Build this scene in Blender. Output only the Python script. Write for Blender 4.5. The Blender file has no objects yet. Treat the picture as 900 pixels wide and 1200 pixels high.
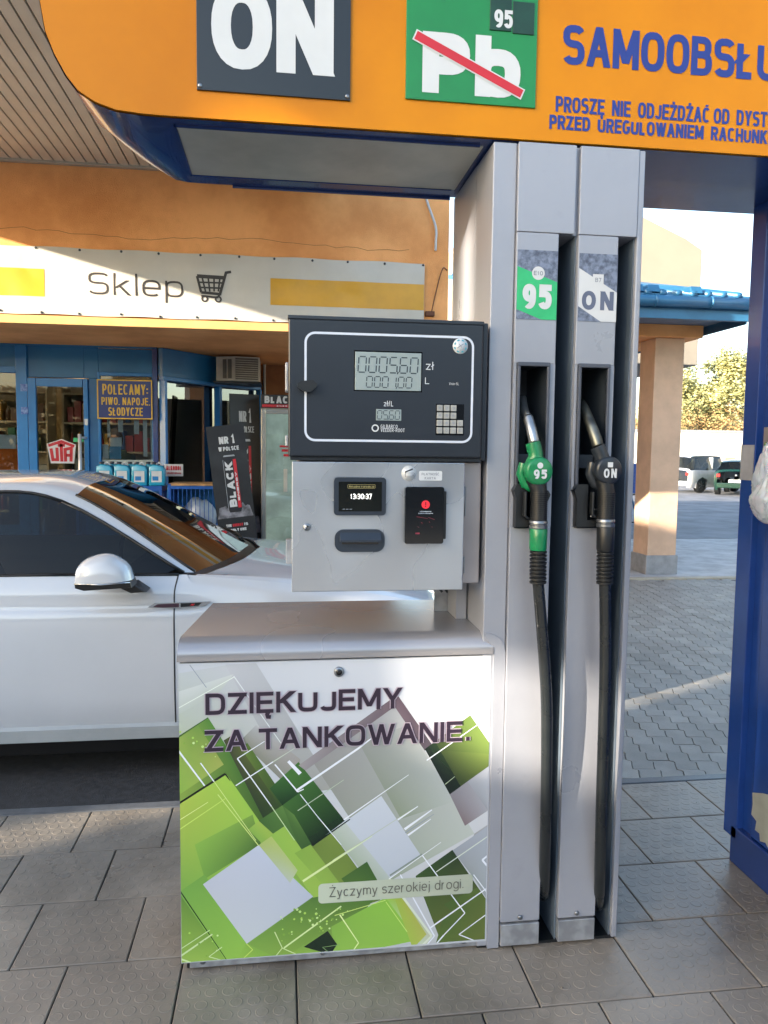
import bpy, bmesh, math, random
from mathutils import Vector, Matrix
random.seed(7)
SC = bpy.context.scene
COL = SC.collection
R = math.radians

# ------------------------------------------------------------------ camera
cd = bpy.data.cameras.new('camera'); cam = bpy.data.objects.new('camera', cd); COL.objects.link(cam)
cd.sensor_fit = 'VERTICAL'; cd.sensor_height = 36.0; cd.lens = 886.0/1200.0*36.0
cd.clip_start = 0.05; cd.clip_end = 2000
cx_ = Vector((0.99095242, -0.13376962, 0.01090823)); cy_ = Vector((0.0, 0.0813765, 0.99668343)); cz_ = Vector((-0.13421364, -0.98766571, 0.0806421))
cam.matrix_world = Matrix(((cx_.x, cy_.x, cz_.x, 0), (cx_.y, cy_.y, cz_.y, 0), (cx_.z, cy_.z, cz_.z, 1.62), (0, 0, 0, 1)))
SC.camera = cam

# ------------------------------------------------------------------ sky and sun
SUN_EL = 13.1; SUN_SLOPE = 0.50           # the light travels towards (+1, +0.5) and down
sd = Vector((1, SUN_SLOPE, 0)).normalized() * math.cos(R(SUN_EL)); sd.z = -math.sin(R(SUN_EL))
w = bpy.data.worlds.new('World'); SC.world = w; w.use_nodes = True
nt = w.node_tree; bg = nt.nodes['Background']
sky = nt.nodes.new('ShaderNodeTexSky'); sky.sky_type = 'NISHITA'; sky.sun_disc = False
sky.sun_elevation = R(SUN_EL)
sky.sun_rotation = math.atan2(-sd.x, -sd.y)
sky.air_density = 1.0; sky.dust_density = 2.0; sky.ozone_density = .8
nt.links.new(sky.outputs[0], bg.inputs[0]); bg.inputs[1].default_value = 0.15
sl = bpy.data.lights.new('sun', 'SUN'); sl.energy = 4.0; sl.angle = R(0.5); sl.color = (1.0, 0.86, 0.68)
so = bpy.data.objects.new('sun', sl); COL.objects.link(so)
so.rotation_euler = sd.to_track_quat('-Z', 'Y').to_euler(); so.location = (-10, -5, 12)
SC.view_settings.view_transform = 'Standard'; SC.view_settings.look = 'None'
SC.view_settings.exposure = 2.3; SC.view_settings.gamma = 1.0; SC.view_settings.use_curve_mapping = False

# ------------------------------------------------------------------ materials
def lin(c):
    if isinstance(c, str):
        c = c.lstrip('#'); c = [int(c[i:i+2], 16)/255 for i in (0, 2, 4)]
    return tuple(((v/12.92) if v <= 0.04045 else ((v+0.055)/1.055)**2.4) for v in c[:3])
def lin4(c): return (*lin(c), 1.0)
MATS = {}
def mat(name, col, rough=0.5, metal=0.0, var=0.06, vscale=6.0, bump=0.0, bscale=60.0, coat=0.0, col2=None, wear=0.0, spec=0.5, stretch=None, emit=0.0, objvar=0.0, alpha=1.0, rvar=0.0, world=False, stain=0.0):
    """Procedural surface: noise-driven colour variation, roughness variation and fine relief."""
    if name in MATS: return MATS[name]
    m = bpy.data.materials.new(name); m.use_nodes = True; MATS[name] = m
    n = m.node_tree.nodes; l = m.node_tree.links; b = n['Principled BSDF']
    base = lin(col)
    tc = n.new('ShaderNodeTexCoord'); mp = n.new('ShaderNodeMapping'); ge = n.new('ShaderNodeNewGeometry'); src = ge.outputs['Position'] if world else tc.outputs['Object']; l.new(src, mp.inputs[0])
    if stretch: mp.inputs['Scale'].default_value = stretch
    ns = n.new('ShaderNodeTexNoise'); ns.inputs['Scale'].default_value = vscale; ns.inputs['Detail'].default_value = 6; ns.inputs['Roughness'].default_value = 0.6
    if metal >= .5: ns.inputs['Detail'].default_value = 2; ns.inputs['Roughness'].default_value = .4
    l.new(mp.outputs[0], ns.inputs[0])
    rp = n.new('ShaderNodeValToRGB'); rp.color_ramp.interpolation = 'EASE'; rp.color_ramp.elements[0].position = 0.3; rp.color_ramp.elements[1].position = 0.7
    lo = tuple(max(0, v*(1-var*2)) for v in base); hi = tuple(min(1, v*(1+var)) for v in base)
    if col2: lo = lin(col2)
    rp.color_ramp.elements[0].color = (*lo, 1); rp.color_ramp.elements[1].color = (*hi, 1)
    l.new(ns.outputs[0], rp.inputs[0]); out = rp.outputs[0]
    if wear > 0:
        n2 = n.new('ShaderNodeTexNoise'); n2.inputs['Scale'].default_value = vscale*4.3; n2.inputs['Detail'].default_value = 8; n2.inputs['Roughness'].default_value = 0.75
        l.new(src, n2.inputs[0])
        r2 = n.new('ShaderNodeValToRGB'); r2.color_ramp.elements[0].position = 0.60; r2.color_ramp.elements[1].position = 0.74
        l.new(n2.outputs[0], r2.inputs[0])
        mm = n.new('ShaderNodeMath'); mm.operation = 'MULTIPLY'; mm.inputs[1].default_value = wear; l.new(r2.outputs[0], mm.inputs[0])
        mx = n.new('ShaderNodeMixRGB'); mx.inputs[2].default_value = (base[0]*.45+.02, base[1]*.42+.018, base[2]*.4+.015, 1)
        l.new(mm.outputs[0], mx.inputs[0]); l.new(out, mx.inputs[1]); out = mx.outputs[0]
    if stain > 0:                                     # old stains with a shape of their own
        n3 = n.new('ShaderNodeTexNoise'); n3.inputs['Scale'].default_value = 2.3; n3.inputs['Detail'].default_value = 7; n3.inputs['Roughness'].default_value = .7; n3.inputs['Distortion'].default_value = .6
        l.new(src, n3.inputs[0]); r3 = n.new('ShaderNodeValToRGB'); r3.color_ramp.elements[0].position = .50; r3.color_ramp.elements[1].position = .68; l.new(n3.outputs[0], r3.inputs[0])
        m3 = n.new('ShaderNodeMath'); m3.operation = 'MULTIPLY'; m3.inputs[1].default_value = stain; l.new(r3.outputs[0], m3.inputs[0])
        x3 = n.new('ShaderNodeMixRGB'); x3.inputs[2].default_value = (base[0]*.42, base[1]*.40, base[2]*.38, 1); l.new(m3.outputs[0], x3.inputs[0]); l.new(out, x3.inputs[1]); out = x3.outputs[0]
    if objvar > 0:
        oi = n.new('ShaderNodeObjectInfo'); mr = n.new('ShaderNodeMapRange'); mr.inputs[3].default_value = 1-objvar; mr.inputs[4].default_value = 1+objvar
        l.new(oi.outputs['Random'], mr.inputs[0])
        hs = n.new('ShaderNodeHueSaturation'); l.new(mr.outputs[0], hs.inputs['Value']); l.new(out, hs.inputs['Color']); out = hs.outputs[0]
    l.new(out, b.inputs['Base Color'])
    b.inputs['Roughness'].default_value = rough; b.inputs['Metallic'].default_value = metal
    b.inputs['Specular IOR Level'].default_value = spec
    if rvar > 0:
        mr = n.new('ShaderNodeMapRange'); mr.interpolation_type = 'SMOOTHSTEP'; mr.inputs[1].default_value = .25; mr.inputs[2].default_value = .75
        mr.inputs[3].default_value = max(0.02, rough-rvar); mr.inputs[4].default_value = min(1, rough+rvar)
        l.new(ns.outputs[0], mr.inputs[0]); l.new(mr.outputs[0], b.inputs['Roughness'])
    if coat: b.inputs['Coat Weight'].default_value = coat; b.inputs['Coat Roughness'].default_value = 0.04
    if bump > 0:
        nb = n.new('ShaderNodeTexNoise'); nb.inputs['Scale'].default_value = bscale; nb.inputs['Detail'].default_value = 5
        l.new(mp.outputs[0], nb.inputs[0]); bp = n.new('ShaderNodeBump'); bp.inputs['Strength'].default_value = bump; bp.inputs['Distance'].default_value = 0.01
        l.new(nb.outputs[0], bp.inputs['Height']); l.new(bp.outputs[0], b.inputs['Normal'])
    if emit > 0:
        l.new(out, b.inputs['Emission Color']); b.inputs['Emission Strength'].default_value = emit
    return m
def glass(name, tint, rough=0.02, strength=1.0):
    if name in MATS: return MATS[name]
    m = bpy.data.materials.new(name); m.use_nodes = True; MATS[name] = m
    n = m.node_tree.nodes; l = m.node_tree.links; n.remove(n['Principled BSDF']); o = n['Material Output']
    t = n.new('ShaderNodeBsdfTransparent'); t.inputs[0].default_value = (*tint, 1)
    g = n.new('ShaderNodeBsdfGlossy'); g.inputs['Roughness'].default_value = rough
    f = n.new('ShaderNodeFresnel'); f.inputs[0].default_value = 1.5
    nz = n.new('ShaderNodeTexNoise'); nz.inputs['Scale'].default_value = 1.4; bp = n.new('ShaderNodeBump'); bp.inputs['Strength'].default_value = 0.03; bp.inputs['Distance'].default_value = 0.02
    l.new(nz.outputs[0], bp.inputs['Height']); l.new(bp.outputs[0], g.inputs['Normal'])
    mu = n.new('ShaderNodeMath'); mu.operation = 'MULTIPLY'; mu.inputs[1].default_value = strength; mu.use_clamp = True
    l.new(f.outputs[0], mu.inputs[0])
    x = n.new('ShaderNodeMixShader'); l.new(mu.outputs[0], x.inputs[0]); l.new(t.outputs[0], x.inputs[1]); l.new(g.outputs[0], x.inputs[2]); l.new(x.outputs[0], o.inputs[0])
    return m
def printed(name, rough=0.25, coat=0.3):
    """Flat print: the colour comes from the per-corner print colours of the mesh."""
    if name in MATS: return MATS[name]
    m = bpy.data.materials.new(name); m.use_nodes = True; MATS[name] = m
    n = m.node_tree.nodes; l = m.node_tree.links; b = n['Principled BSDF']
    a = n.new('ShaderNodeVertexColor'); a.layer_name = 'print'; l.new(a.outputs[0], b.inputs['Base Color'])
    ns = n.new('ShaderNodeTexNoise'); ns.inputs['Scale'].default_value = 5; mr = n.new('ShaderNodeMapRange'); mr.inputs[3].default_value = rough*.7; mr.inputs[4].default_value = rough*1.4
    l.new(ns.outputs[0], mr.inputs[0]); l.new(mr.outputs[0], b.inputs['Roughness'])
    b.inputs['Coat Weight'].default_value = coat; b.inputs['Coat Roughness'].default_value = 0.12
    return m

# ------------------------------------------------------------------ mesh builder
class MB:
    def __init__(s): s.bm = bmesh.new(); s.mi = 0
    def _set(s, faces):
        for f in faces: f.material_index = s.mi
    def box(s, x0, x1, y0, y1, z0, z1, bev=0.0, seg=2):
        x0, x1 = min(x0, x1), max(x0, x1); y0, y1 = min(y0, y1), max(y0, y1); z0, z1 = min(z0, z1), max(z0, z1)
        M = Matrix.Translation(((x0+x1)/2, (y0+y1)/2, (z0+z1)/2)) @ Matrix.Diagonal((x1-x0, y1-y0, z1-z0, 1))
        r = bmesh.ops.create_cube(s.bm, size=1, matrix=M); vs = r['verts']
        fs = list({f for v in vs for f in v.link_faces})
        s._set(fs)
        if bev > 0:
            es = list({e for v in vs for e in v.link_edges})
            r2 = bmesh.ops.bevel(s.bm, geom=es, offset=min(bev, 0.45*min(x1-x0, y1-y0, z1-z0)), segments=seg, profile=0.5, affect='EDGES')
            s._set(r2['faces'])
        return s
    def face(s, pts):
        vs = [s.bm.verts.new(p) for p in pts]
        try: f = s.bm.faces.new(vs); f.material_index = s.mi; return f
        except ValueError: return None
    def prism(s, pts, axis, a, b, bev=0.0):
        """pts 2-D outline; axis 'y': (x,z), 'x': (y,z), 'z': (x,y); extruded from a to b."""
        def P(p, t): return {'y': (p[0], t, p[1]), 'x': (t, p[0], p[1]), 'z': (p[0], p[1], t)}[axis]
        A = [s.bm.verts.new(P(p, a)) for p in pts]; B = [s.bm.verts.new(P(p, b)) for p in pts]
        n = len(pts); fs = [s.bm.faces.new(A), s.bm.faces.new(B[::-1])]
        for i in range(n): fs.append(s.bm.faces.new((A[i], B[i], B[(i+1) % n], A[(i+1) % n])))
        s._set(fs); bmesh.ops.recalc_face_normals(s.bm, faces=fs)
        if bev > 0:
            es = [e for e in fs[0].edges]
            r = bmesh.ops.bevel(s.bm, geom=es, offset=bev, segments=2, profile=0.5, affect='EDGES'); s._set(r['faces'])
        return s
    def tube(s, pts, r, n=10, cap=True, closed=False):
        pts = [Vector(p) for p in pts]; m = len(pts); rr = r if isinstance(r, (list, tuple)) else [r]*m
        rings = []; up = None
        for i in range(m):
            if closed: d = (pts[(i+1) % m]-pts[i-1])
            elif i == 0: d = pts[1]-pts[0]
            elif i == m-1: d = pts[-1]-pts[-2]
            else: d = (pts[i+1]-pts[i]).normalized()+(pts[i]-pts[i-1]).normalized()
            d.normalize()
            if up is None:
                up = Vector((0, 0, 1)) if abs(d.z) < 0.9 else Vector((0, 1, 0))
            u = (up-d*up.dot(d)).normalized(); up = u; v = d.cross(u)
            rings.append([s.bm.verts.new(pts[i]+(u*math.cos(2*math.pi*k/n)+v*math.sin(2*math.pi*k/n))*rr[i]) for k in range(n)])
        fs = []
        for i in range(m if closed else m-1):
            a = rings[i]; b = rings[(i+1) % m]
            for k in range(n): fs.append(s.bm.faces.new((a[k], a[(k+1) % n], b[(k+1) % n], b[k])))
        if cap and not closed: fs.append(s.bm.faces.new(rings[0][::-1])); fs.append(s.bm.faces.new(rings[-1]))
        s._set(fs)
        for f in fs: f.smooth = True
        return s
    def cyl(s, p0, p1, r0, r1=None, n=20):
        return s.tube([p0, p1], [r0, r0 if r1 is None else r1], n)
    def lathe(s, c, axis, prof, n=24):
        """prof: list of (radius, distance along axis)"""
        c = Vector(c); d = Vector(axis).normalized(); return s.tube([c+d*t for r, t in prof], [max(r, 1e-4) for r, t in prof], n)
    def disc(s, c, nrm, r, n=24):
        c = Vector(c); d = Vector(nrm).normalized(); u = d.orthogonal().normalized(); v = d.cross(u)
        f = s.bm.faces.new([s.bm.verts.new(c+(u*math.cos(2*math.pi*k/n)+v*math.sin(2*math.pi*k/n))*r) for k in range(n)]); f.material_index = s.mi
        return s
    def build(s, name, mats, parent=None, smooth=None, recalc=True, stuff=False):
        if recalc: bmesh.ops.recalc_face_normals(s.bm, faces=s.bm.faces[:])
        off = Vector((0, 0, 0))
        if parent is not None:
            p = parent
            while p is not None: off += p.location; p = p.parent
        if off.length > 0: bmesh.ops.translate(s.bm, verts=s.bm.verts[:], vec=-off)
        me = bpy.data.meshes.new(name); s.bm.to_mesh(me); s.bm.free()
        if not isinstance(mats, (list, tuple)): mats = [mats]
        for m in mats: me.materials.append(m)
        if smooth is not None:
            me.polygons.foreach_set('use_smooth', [True]*len(me.polygons)); me.set_sharp_from_angle(angle=R(smooth))
        o = bpy.data.objects.new(name, me); COL.objects.link(o)
        if parent is not None: o.parent = parent
        if stuff: o['kind'] = 'stuff'
        return o
def thing(name, label, cat, loc=(0, 0, 0), group=None):
    o = bpy.data.objects.new(name, None); COL.objects.link(o); o.location = loc; o.empty_display_size = 0.1
    o['label'] = label; o['category'] = cat
    if group: o['group'] = group
    return o
def tag(o, label, cat, group=None):
    o['label'] = label; o['category'] = cat
    if group: o['group'] = group
    return o
def struct(o): o['kind'] = 'structure'; return o
def kids(o): return [c for c in bpy.data.objects if c.parent == o]
def dup(root, loc, label=None, rotz=None):
    r = root.copy(); COL.objects.link(r); r.location = loc
    if rotz is not None: r.rotation_euler[2] = rotz
    if label: r['label'] = label
    for ch in kids(root):
        c = ch.copy(); COL.objects.link(c); c.parent = r
        for g in kids(ch): d = g.copy(); COL.objects.link(d); d.parent = c
    return r
def smoothpath(pts, sub=6):
    P = [Vector(p) for p in pts]; out = []
    for i in range(len(P)-1):
        a = P[max(i-1, 0)]; b = P[i]; c = P[i+1]; d = P[min(i+2, len(P)-1)]
        for k in range(sub):
            t = k/sub; out.append(0.5*((2*b)+(c-a)*t+(2*a-5*b+4*c-d)*t*t+(3*b-a-3*c+d)*t**3))
    out.append(P[-1]); return out

# ------------------------------------------------------------------ lettering (own stroke alphabet)
def arc(cx, cy, rx, ry, a0, a1, sq=2.0, n=12):
    o = []
    for i in range(n+1):
        a = R(a0+(a1-a0)*i/n); c, s_ = math.cos(a), math.sin(a)
        o.append((cx+rx*math.copysign(abs(c)**(2/sq), c), cy+ry*math.copysign(abs(s_)**(2/sq), s_)))
    return o
def glyph(ch, q):
    """centre lines in a unit box and relative width"""
    A = lambda *a, **k: arc(*a, sq=q, **k)
    G = {
     'A': ([[(0, 0), (.5, 1)], [(.5, 1), (1, 0)], [(.2, .3), (.8, .3)]], 1.1), 'B': ([[(.0, 0), (0, 1)], [(0, 1), (.5, 1)]+A(.5, .77, .42, .23, 90, -90)+[(0, .54)], [(.5, .54)]+A(.5, .27, .5, .27, 90, -90)+[(0, 0)]], .95),
     'C': ([A(.5, .5, .5, .5, 45, 315, n=22)], 1), 'D': ([[(0, 0), (0, 1)], [(0, 1), (.45, 1)]+A(.45, .5, .55, .5, 90, -90, n=16)+[(0, 0)]], 1),
     'E': ([[(0, 0), (0, 1)], [(0, 1), (1, 1)], [(0, .52), (.9, .52)], [(0, 0), (1, 0)]], .85), 'F': ([[(0, 0), (0, 1)], [(0, 1), (1, 1)], [(0, .5), (.85, .5)]], .8),
     'G': ([A(.5, .5, .5, .5, 45, 330, n=22)+[(1, .3), (1, .45), (.55, .45)]], 1.02), 'H': ([[(0, 0), (0, 1)], [(1, 0), (1, 1)], [(0, .5), (1, .5)]], 1),
     'I': ([[(.5, 0), (.5, 1)]], 0), 'J': ([[(1, 1), (1, .3)]+A(.5, .3, .5, .3, 0, -160)], .8),
     'K': ([[(0, 0), (0, 1)], [(.97, 1), (.05, .42)], [(.34, .60), (1.0, 0)]], 1), 'L': ([[(0, 1), (0, 0), (1, 0)]], .8),
     'M': ([[(0, 0), (0, 1)], [(0, 1), (.5, .06)], [(.5, .06), (1, 1)], [(1, 1), (1, 0)]], 1.25), 'N': ([[(0, 0), (0, 1)], [(0, 1), (1, 0)], [(1, 0), (1, 1)]], 1.02),
     'O': ([A(.5, .5, .5, .5, 0, 360, n=28)], 1.08), 'P': ([[(0, 0), (0, 1)], [(0, 1), (.5, 1)]+A(.5, .72, .5, .28, 90, -90)+[(0, .44)]], .92),
     'R': ([[(0, 0), (0, 1)], [(0, 1), (.5, 1)]+A(.5, .74, .48, .26, 90, -90)+[(0, .48)], [(.5, .5), (1.0, 0)]], .98),
     'S': ([A(.5, .765, .5, .235, 25, 270)+A(.5, .265, .5, .265, 90, -155)[1:]], .95), 'T': ([[(.5, 0), (.5, 1)], [(0, 1), (1, 1)]], .95),
     'U': ([[(0, 1), (0, .35)]+A(.5, .35, .5, .35, 180, 360)+[(1, 1)]], 1), 'V': ([[(0, 1), (.5, 0)], [(.5, 0), (1, 1)]], 1.05),
     'W': ([[(0, 1), (.27, 0)], [(.27, 0), (.5, 1)], [(.5, 1), (.73, 0)], [(.73, 0), (1, 1)]], 1.6), 'X': ([[(0, 1), (1, 0)], [(0, 0), (1, 1)]], 1), 'Y': ([[(0, 1), (.5, .42)], [(.5, .42), (1, 1)], [(.5, .5), (.5, 0)]], 1.02),
     'Z': ([[(0, 1), (1, 1)], [(1, 1), (0, 0)], [(0, 0), (1, 0)]], .95),
     '0': ([A(.5, .5, .5, .5, 0, 360, n=28)], .95), '1': ([[(.55, 0), (.55, 1), (.05, .7)]], .55), '2': ([A(.5, .7, .5, .3, 170, -20)+[(0, 0), (1, 0)]], .9),
     '3': ([A(.45, .76, .5, .24, 150, -90)+A(.45, .27, .55, .27, 90, -150)[1:]], .9), '4': ([[(.75, 0), (.75, 1)], [(.75, 1), (0, .28)], [(0, .28), (1, .28)]], .95),
     '5': ([[(.08, 1), (.95, 1)], [(.1, 1), (.06, .48)], A(.46, .33, .54, .33, 128, -155, n=18)], .92), '6': ([A(.5, .31, .5, .31, 0, 360, n=24), [(.85, .98)]+A(.5, .5, .5, .5, 80, 190)+[(0, .3)]], .95),
     '7': ([[(0, 1), (1, 1)], [(1, 1), (.35, 0)]], .85), '8': ([A(.5, .76, .43, .24, 0, 360, n=24), A(.5, .27, .5, .27, 0, 360, n=24)], .95), '9': ([A(.5, .69, .5, .31, 0, 360, n=24), [(1, .7)]+A(.5, .5, .5, .5, 10, -120)], .95),
     'a': ([A(.5, .35, .5, .35, 0, 360, n=24), [(1, .7), (1, 0)]], .85), 'b': ([A(.5, .36, .5, .36, 0, 360, n=24), [(0, 0), (0, 1)]], .85), 'c': ([A(.5, .35, .5, .35, 45, 315, n=20)], .78),
     'd': ([A(.5, .35, .5, .35, 0, 360, n=24), [(1, 1), (1, 0)]], .85), 'e': ([[(0, .36), (1, .36)]+A(.5, .36, .5, .36, 0, 310, n=22)], .85), 'g': ([A(.5, .36, .5, .36, 0, 360, n=24), [(1, .7), (1, 0)]+A(.5, -.05, .5, .25, 0, -150)], .85),
     'i': ([[(.5, 0), (.5, .7)], [(.5, .88), (.5, 1.0)]], 0), 'j': ([[(.5, .7), (.5, -.15), (0, -.28)], [(.5, .88), (.5, 1.0)]], .2), 'k': ([[(0, 0), (0, 1)], [(.9, .7), (.05, .30)], [(.32, .43), (1, 0)]], .78),
     'l': ([[(.5, 0), (.5, 1)]], 0), 'm': ([[(0, 0), (0, .7)], A(.25, .45, .25, .25, 180, 0)+[(.5, 0)], A(.75, .45, .25, .25, 180, 0)+[(1, 0)]], 1.25), 'n': ([[(0, 0), (0, .7)], A(.5, .4, .5, .3, 180, 0)+[(1, 0)]], .8),
     'o': ([A(.5, .35, .5, .35, 0, 360, n=24)], .9), 'p': ([A(.5, .36, .5, .36, 0, 360, n=24), [(0, .72), (0, -.3)]], .85), 'r': ([[(0, 0), (0, .7)], A(.6, .35, .6, .35, 170, 80)], .5), 's': ([A(.5, .53, .5, .17, 25, 270)+A(.5, .18, .5, .18, 90, -155)[1:]], .7),
     't': ([[(.4, .95), (.4, 0), (.9, 0)], [(0, .7), (.9, .7)]], .5), 'u': ([[(0, .7), (0, .3)]+A(.5, .3, .5, .3, 180, 360)+[(1, .7)], [(1, .7), (1, 0)]], .8), 'v': ([[(0, .7), (.5, 0)], [(.5, 0), (1, .7)]], .8), 'y': ([[(0, .7), (.5, 0)], [(1, .7), (.36, -.28)], [(.36, -.28), (.08, -.28)]], .8),
     'z': ([[(0, .7), (1, .7)], [(1, .7), (0, 0)], [(0, 0), (1, 0)]], .75), '.': ([[(.7, 0), (.7, .06)]], .14), ',': ([[(.6, .04), (.3, -.16)]], .08), ':': ([[(.5, .12), (.5, .2)], [(.5, .55), (.5, .63)]], 0), '-': ([[(0, .42), (1, .42)]], .45), '/': ([[(0, -.1), (1, 1.1)]], .4), '!': ([[(.5, .3), (.5, 1)], [(.5, 0), (.5, .06)]], 0),
    }
    extra = {'Ł': ('L', [[(-.22, .36), (.5, .68)]]), 'ł': ('l', [[(-1.2, .38), (2.2, .66)]]), 'Ę': ('E', [[(.80, -.02), (.66, -.20), (.72, -.34), (.95, -.36)]]), 'Ż': ('Z', [[(.5, 1.2), (.5, 1.3)]]), 'Ó': ('O', [[(.45, 1.16), (.7, 1.32)]]), 'Ć': ('C', [[(.45, 1.16), (.7, 1.32)]]), 'Ś': ('S', [[(.45, 1.16), (.7, 1.32)]]), 'ż': ('z', [[(.5, .9), (.5, 1.0)]])}
    if ch in extra: g, w_ = G[extra[ch][0]]; return g+extra[ch][1], w_
    return G[ch]
def ribbon(mb, pts, wd, y, clamp=None, P=None, closed=False, wd2=None):
    p = [Vector(a) for a in pts]
    p = [a for i, a in enumerate(p) if i == 0 or (a-p[i-1]).length > 1e-6]
    if len(p) < 2: return
    if (p[0]-p[-1]).length < 1e-5: closed = True; p = p[:-1]
    n = len(p); L = []; Rr = []
    for i in range(n):
        d0 = (p[i]-p[i-1]) if (i > 0 or closed) else (p[1]-p[0]); d1 = (p[(i+1) % n]-p[i]) if (i < n-1 or closed) else (p[-1]-p[-2])
        d0.normalize(); d1.normalize(); t = d0+d1
        if t.length < 1e-4: t = d1.copy()
        t.normalize(); nn = Vector((-t.y, t.x)); c = max(0.45, nn.dot(Vector((-d1.y, d1.x))))
        h = wd/2/c if wd2 is None else (wd+(wd2-wd)*i/(n-1))/2
        a = p[i]+nn*h; b = p[i]-nn*h
        if clamp:
            a.y = min(max(a.y, clamp[0]), clamp[1]); b.y = min(max(b.y, clamp[0]), clamp[1])
        L.append(a); Rr.append(b)
    A = [mb.bm.verts.new(P(a, y)) for a in L]; B = [mb.bm.verts.new(P(b, y)) for b in Rr]
    for i in range(n if closed else n-1):
        j = (i+1) % n
        try: f = mb.bm.faces.new((B[i], B[j], A[j], A[i])); f.material_index = mb.mi
        except ValueError: pass
def text(mb, s, x0, x1, z0, z1, y, wt, q=2.2, gap=0.13, P=None, space=.36, grow=0.0):
    """draw s from x0 to x1 with capitals from z0 to z1; wt = stroke thickness"""
    if P is None: P = lambda a, yy: (a[0], yy, a[1])
    H = z1-z0; gl = [None if c == ' ' else glyph(c, q) for c in s]
    tot = 0.0; fix = 0.0                              # glyph body = wt + u*w*g
    for i, g in enumerate(gl):
        if g is None: tot += space
        else: tot += g[1]*.62; fix += wt
        if i < len(gl)-1: tot += gap*(0.6 if (g is None or gl[i+1] is None) else 1)
    sc = max(1e-4, (x1-x0-fix)/tot); x = x0; k = 0
    for i, g in enumerate(gl):
        if g is None: x += space*sc
        else:
            W = g[1]*.62*sc
            for st in g[0]:
                if g[1] == 0: pts = [(x+wt/2+(u-.5)*wt, z0+wt/2+v*(H-wt)) for u, v in st]
                elif g[1] < .1: pts = [(x+wt/2+(u-.5)*wt, z0+wt/2+v*(H-wt)) for u, v in st]
                else: pts = [(x+wt/2+u*W, z0+wt/2+v*(H-wt)) for u, v in st]
                lo = min(p[1] for p in pts); hi = max(p[1] for p in pts)
                cl = (z0, z1) if lo > z0-.1*H and hi < z1+.08*H else None
                if len(st) == 2 and st[0][0] == st[1][0] and abs(st[0][1]-st[1][1]) < .15:   # dots
                    c_ = ((pts[0][0]+pts[1][0])/2, (pts[0][1]+pts[1][1])/2); pts = [(c_[0], c_[1]-wt*.5), (c_[0], c_[1]+wt*.5)]; cl = None
                elif len(st) == 2 and st[0][0] == st[1][0]:
                    a_, b_ = pts; e = wt/2; s_ = 1 if b_[1] > a_[1] else -1; pts = [(a_[0], a_[1]-s_*e), (b_[0], b_[1]+s_*e)]
                elif len(st) == 2 and st[0][1] == st[1][1]:
                    a_, b_ = pts; e = wt/2*(1 if b_[0] > a_[0] else -1); pts = [(a_[0]-e, a_[1]), (b_[0]+e, b_[1])]
                if len(st) == 2 and st[0][0] != st[1][0] and st[0][1] != st[1][1] and g[1] > .5:      # diagonals cut level at the ends
                    zz_ = [z0-grow/2 if v == 0 else (z1+grow/2 if v == 1 else q_[1]) for (u, v), q_ in zip(st, pts)]; dx_ = pts[1][0]-pts[0][0]; dz_ = pts[1][1]-pts[0][1]
                    if (wt+grow)*.5 < abs(dx_)+abs(dz_): pass
                    hw = (wt+grow)/2*min(2.2, math.hypot(dx_, dz_)/max(abs(dz_), 1e-6)); yy = y-0.00006*(k % 5); k += 1
                    f_ = mb.bm.faces.new([mb.bm.verts.new(P(a_, yy)) for a_ in ((pts[0][0]-hw, zz_[0]), (pts[0][0]+hw, zz_[0]), (pts[1][0]+hw, zz_[1]), (pts[1][0]-hw, zz_[1]))]); f_.material_index = mb.mi
                    continue
                if cl: cl = (cl[0]-grow/2, cl[1]+grow/2)
                ribbon(mb, pts, wt+grow, y-0.00006*(k % 5), cl, P); k += 1
            x += wt+W
        if i < len(gl)-1: x += gap*sc*(0.6 if (g is None or gl[i+1] is None) else 1)
def words(name, parent, m, items, y, label=None, q=2.2, P=None, grow=0.0):
    """items: (string, x0, x1, z0, z1, stroke[, gap])"""
    mb = MB()
    for it in items: text(mb, it[0], it[1], it[2], it[3], it[4], y, it[5], q, it[6] if len(it) > 6 else .13, P, grow=grow)
    o = mb.build(name, m, parent, recalc=False)
    if label: o['label'] = label
    return o
def seven(mb, s, x0, x1, z0, z1, y, wt, slant=.06):
    SEG = {'0': 'abcdef', '1': 'bc', '5': 'acdfg', '6': 'acdefg'}
    n = sum(1 for c in s if c != ','); step = (x1-x0)/n; W = step*.72; H = z1-z0; i = 0
    for c in s:
        X = x0+i*step
        if c == ',': ribbon(mb, [(X-step*.13, z0+wt), (X-step*.22, z0-wt)], wt, y, None, lambda a, yy: (a[0], yy, a[1])); continue
        e = wt*.62
        S = {'a': ((0+e, H), (W-e, H)), 'b': ((W, H-e), (W, H/2+e)), 'c': ((W, H/2-e), (W, e)), 'd': ((e, 0), (W-e, 0)), 'e': ((0, e), (0, H/2-e)), 'f': ((0, H/2+e), (0, H-e)), 'g': ((e, H/2), (W-e, H/2))}
        for k in SEG[c]:
            p, q_ = S[k]; f = lambda t: (X+t[0]+t[1]*slant, z0+t[1]); ribbon(mb, [f(p), f(q_)], wt, y, None, lambda a, yy: (a[0], yy, a[1]))
        i += 1

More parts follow.
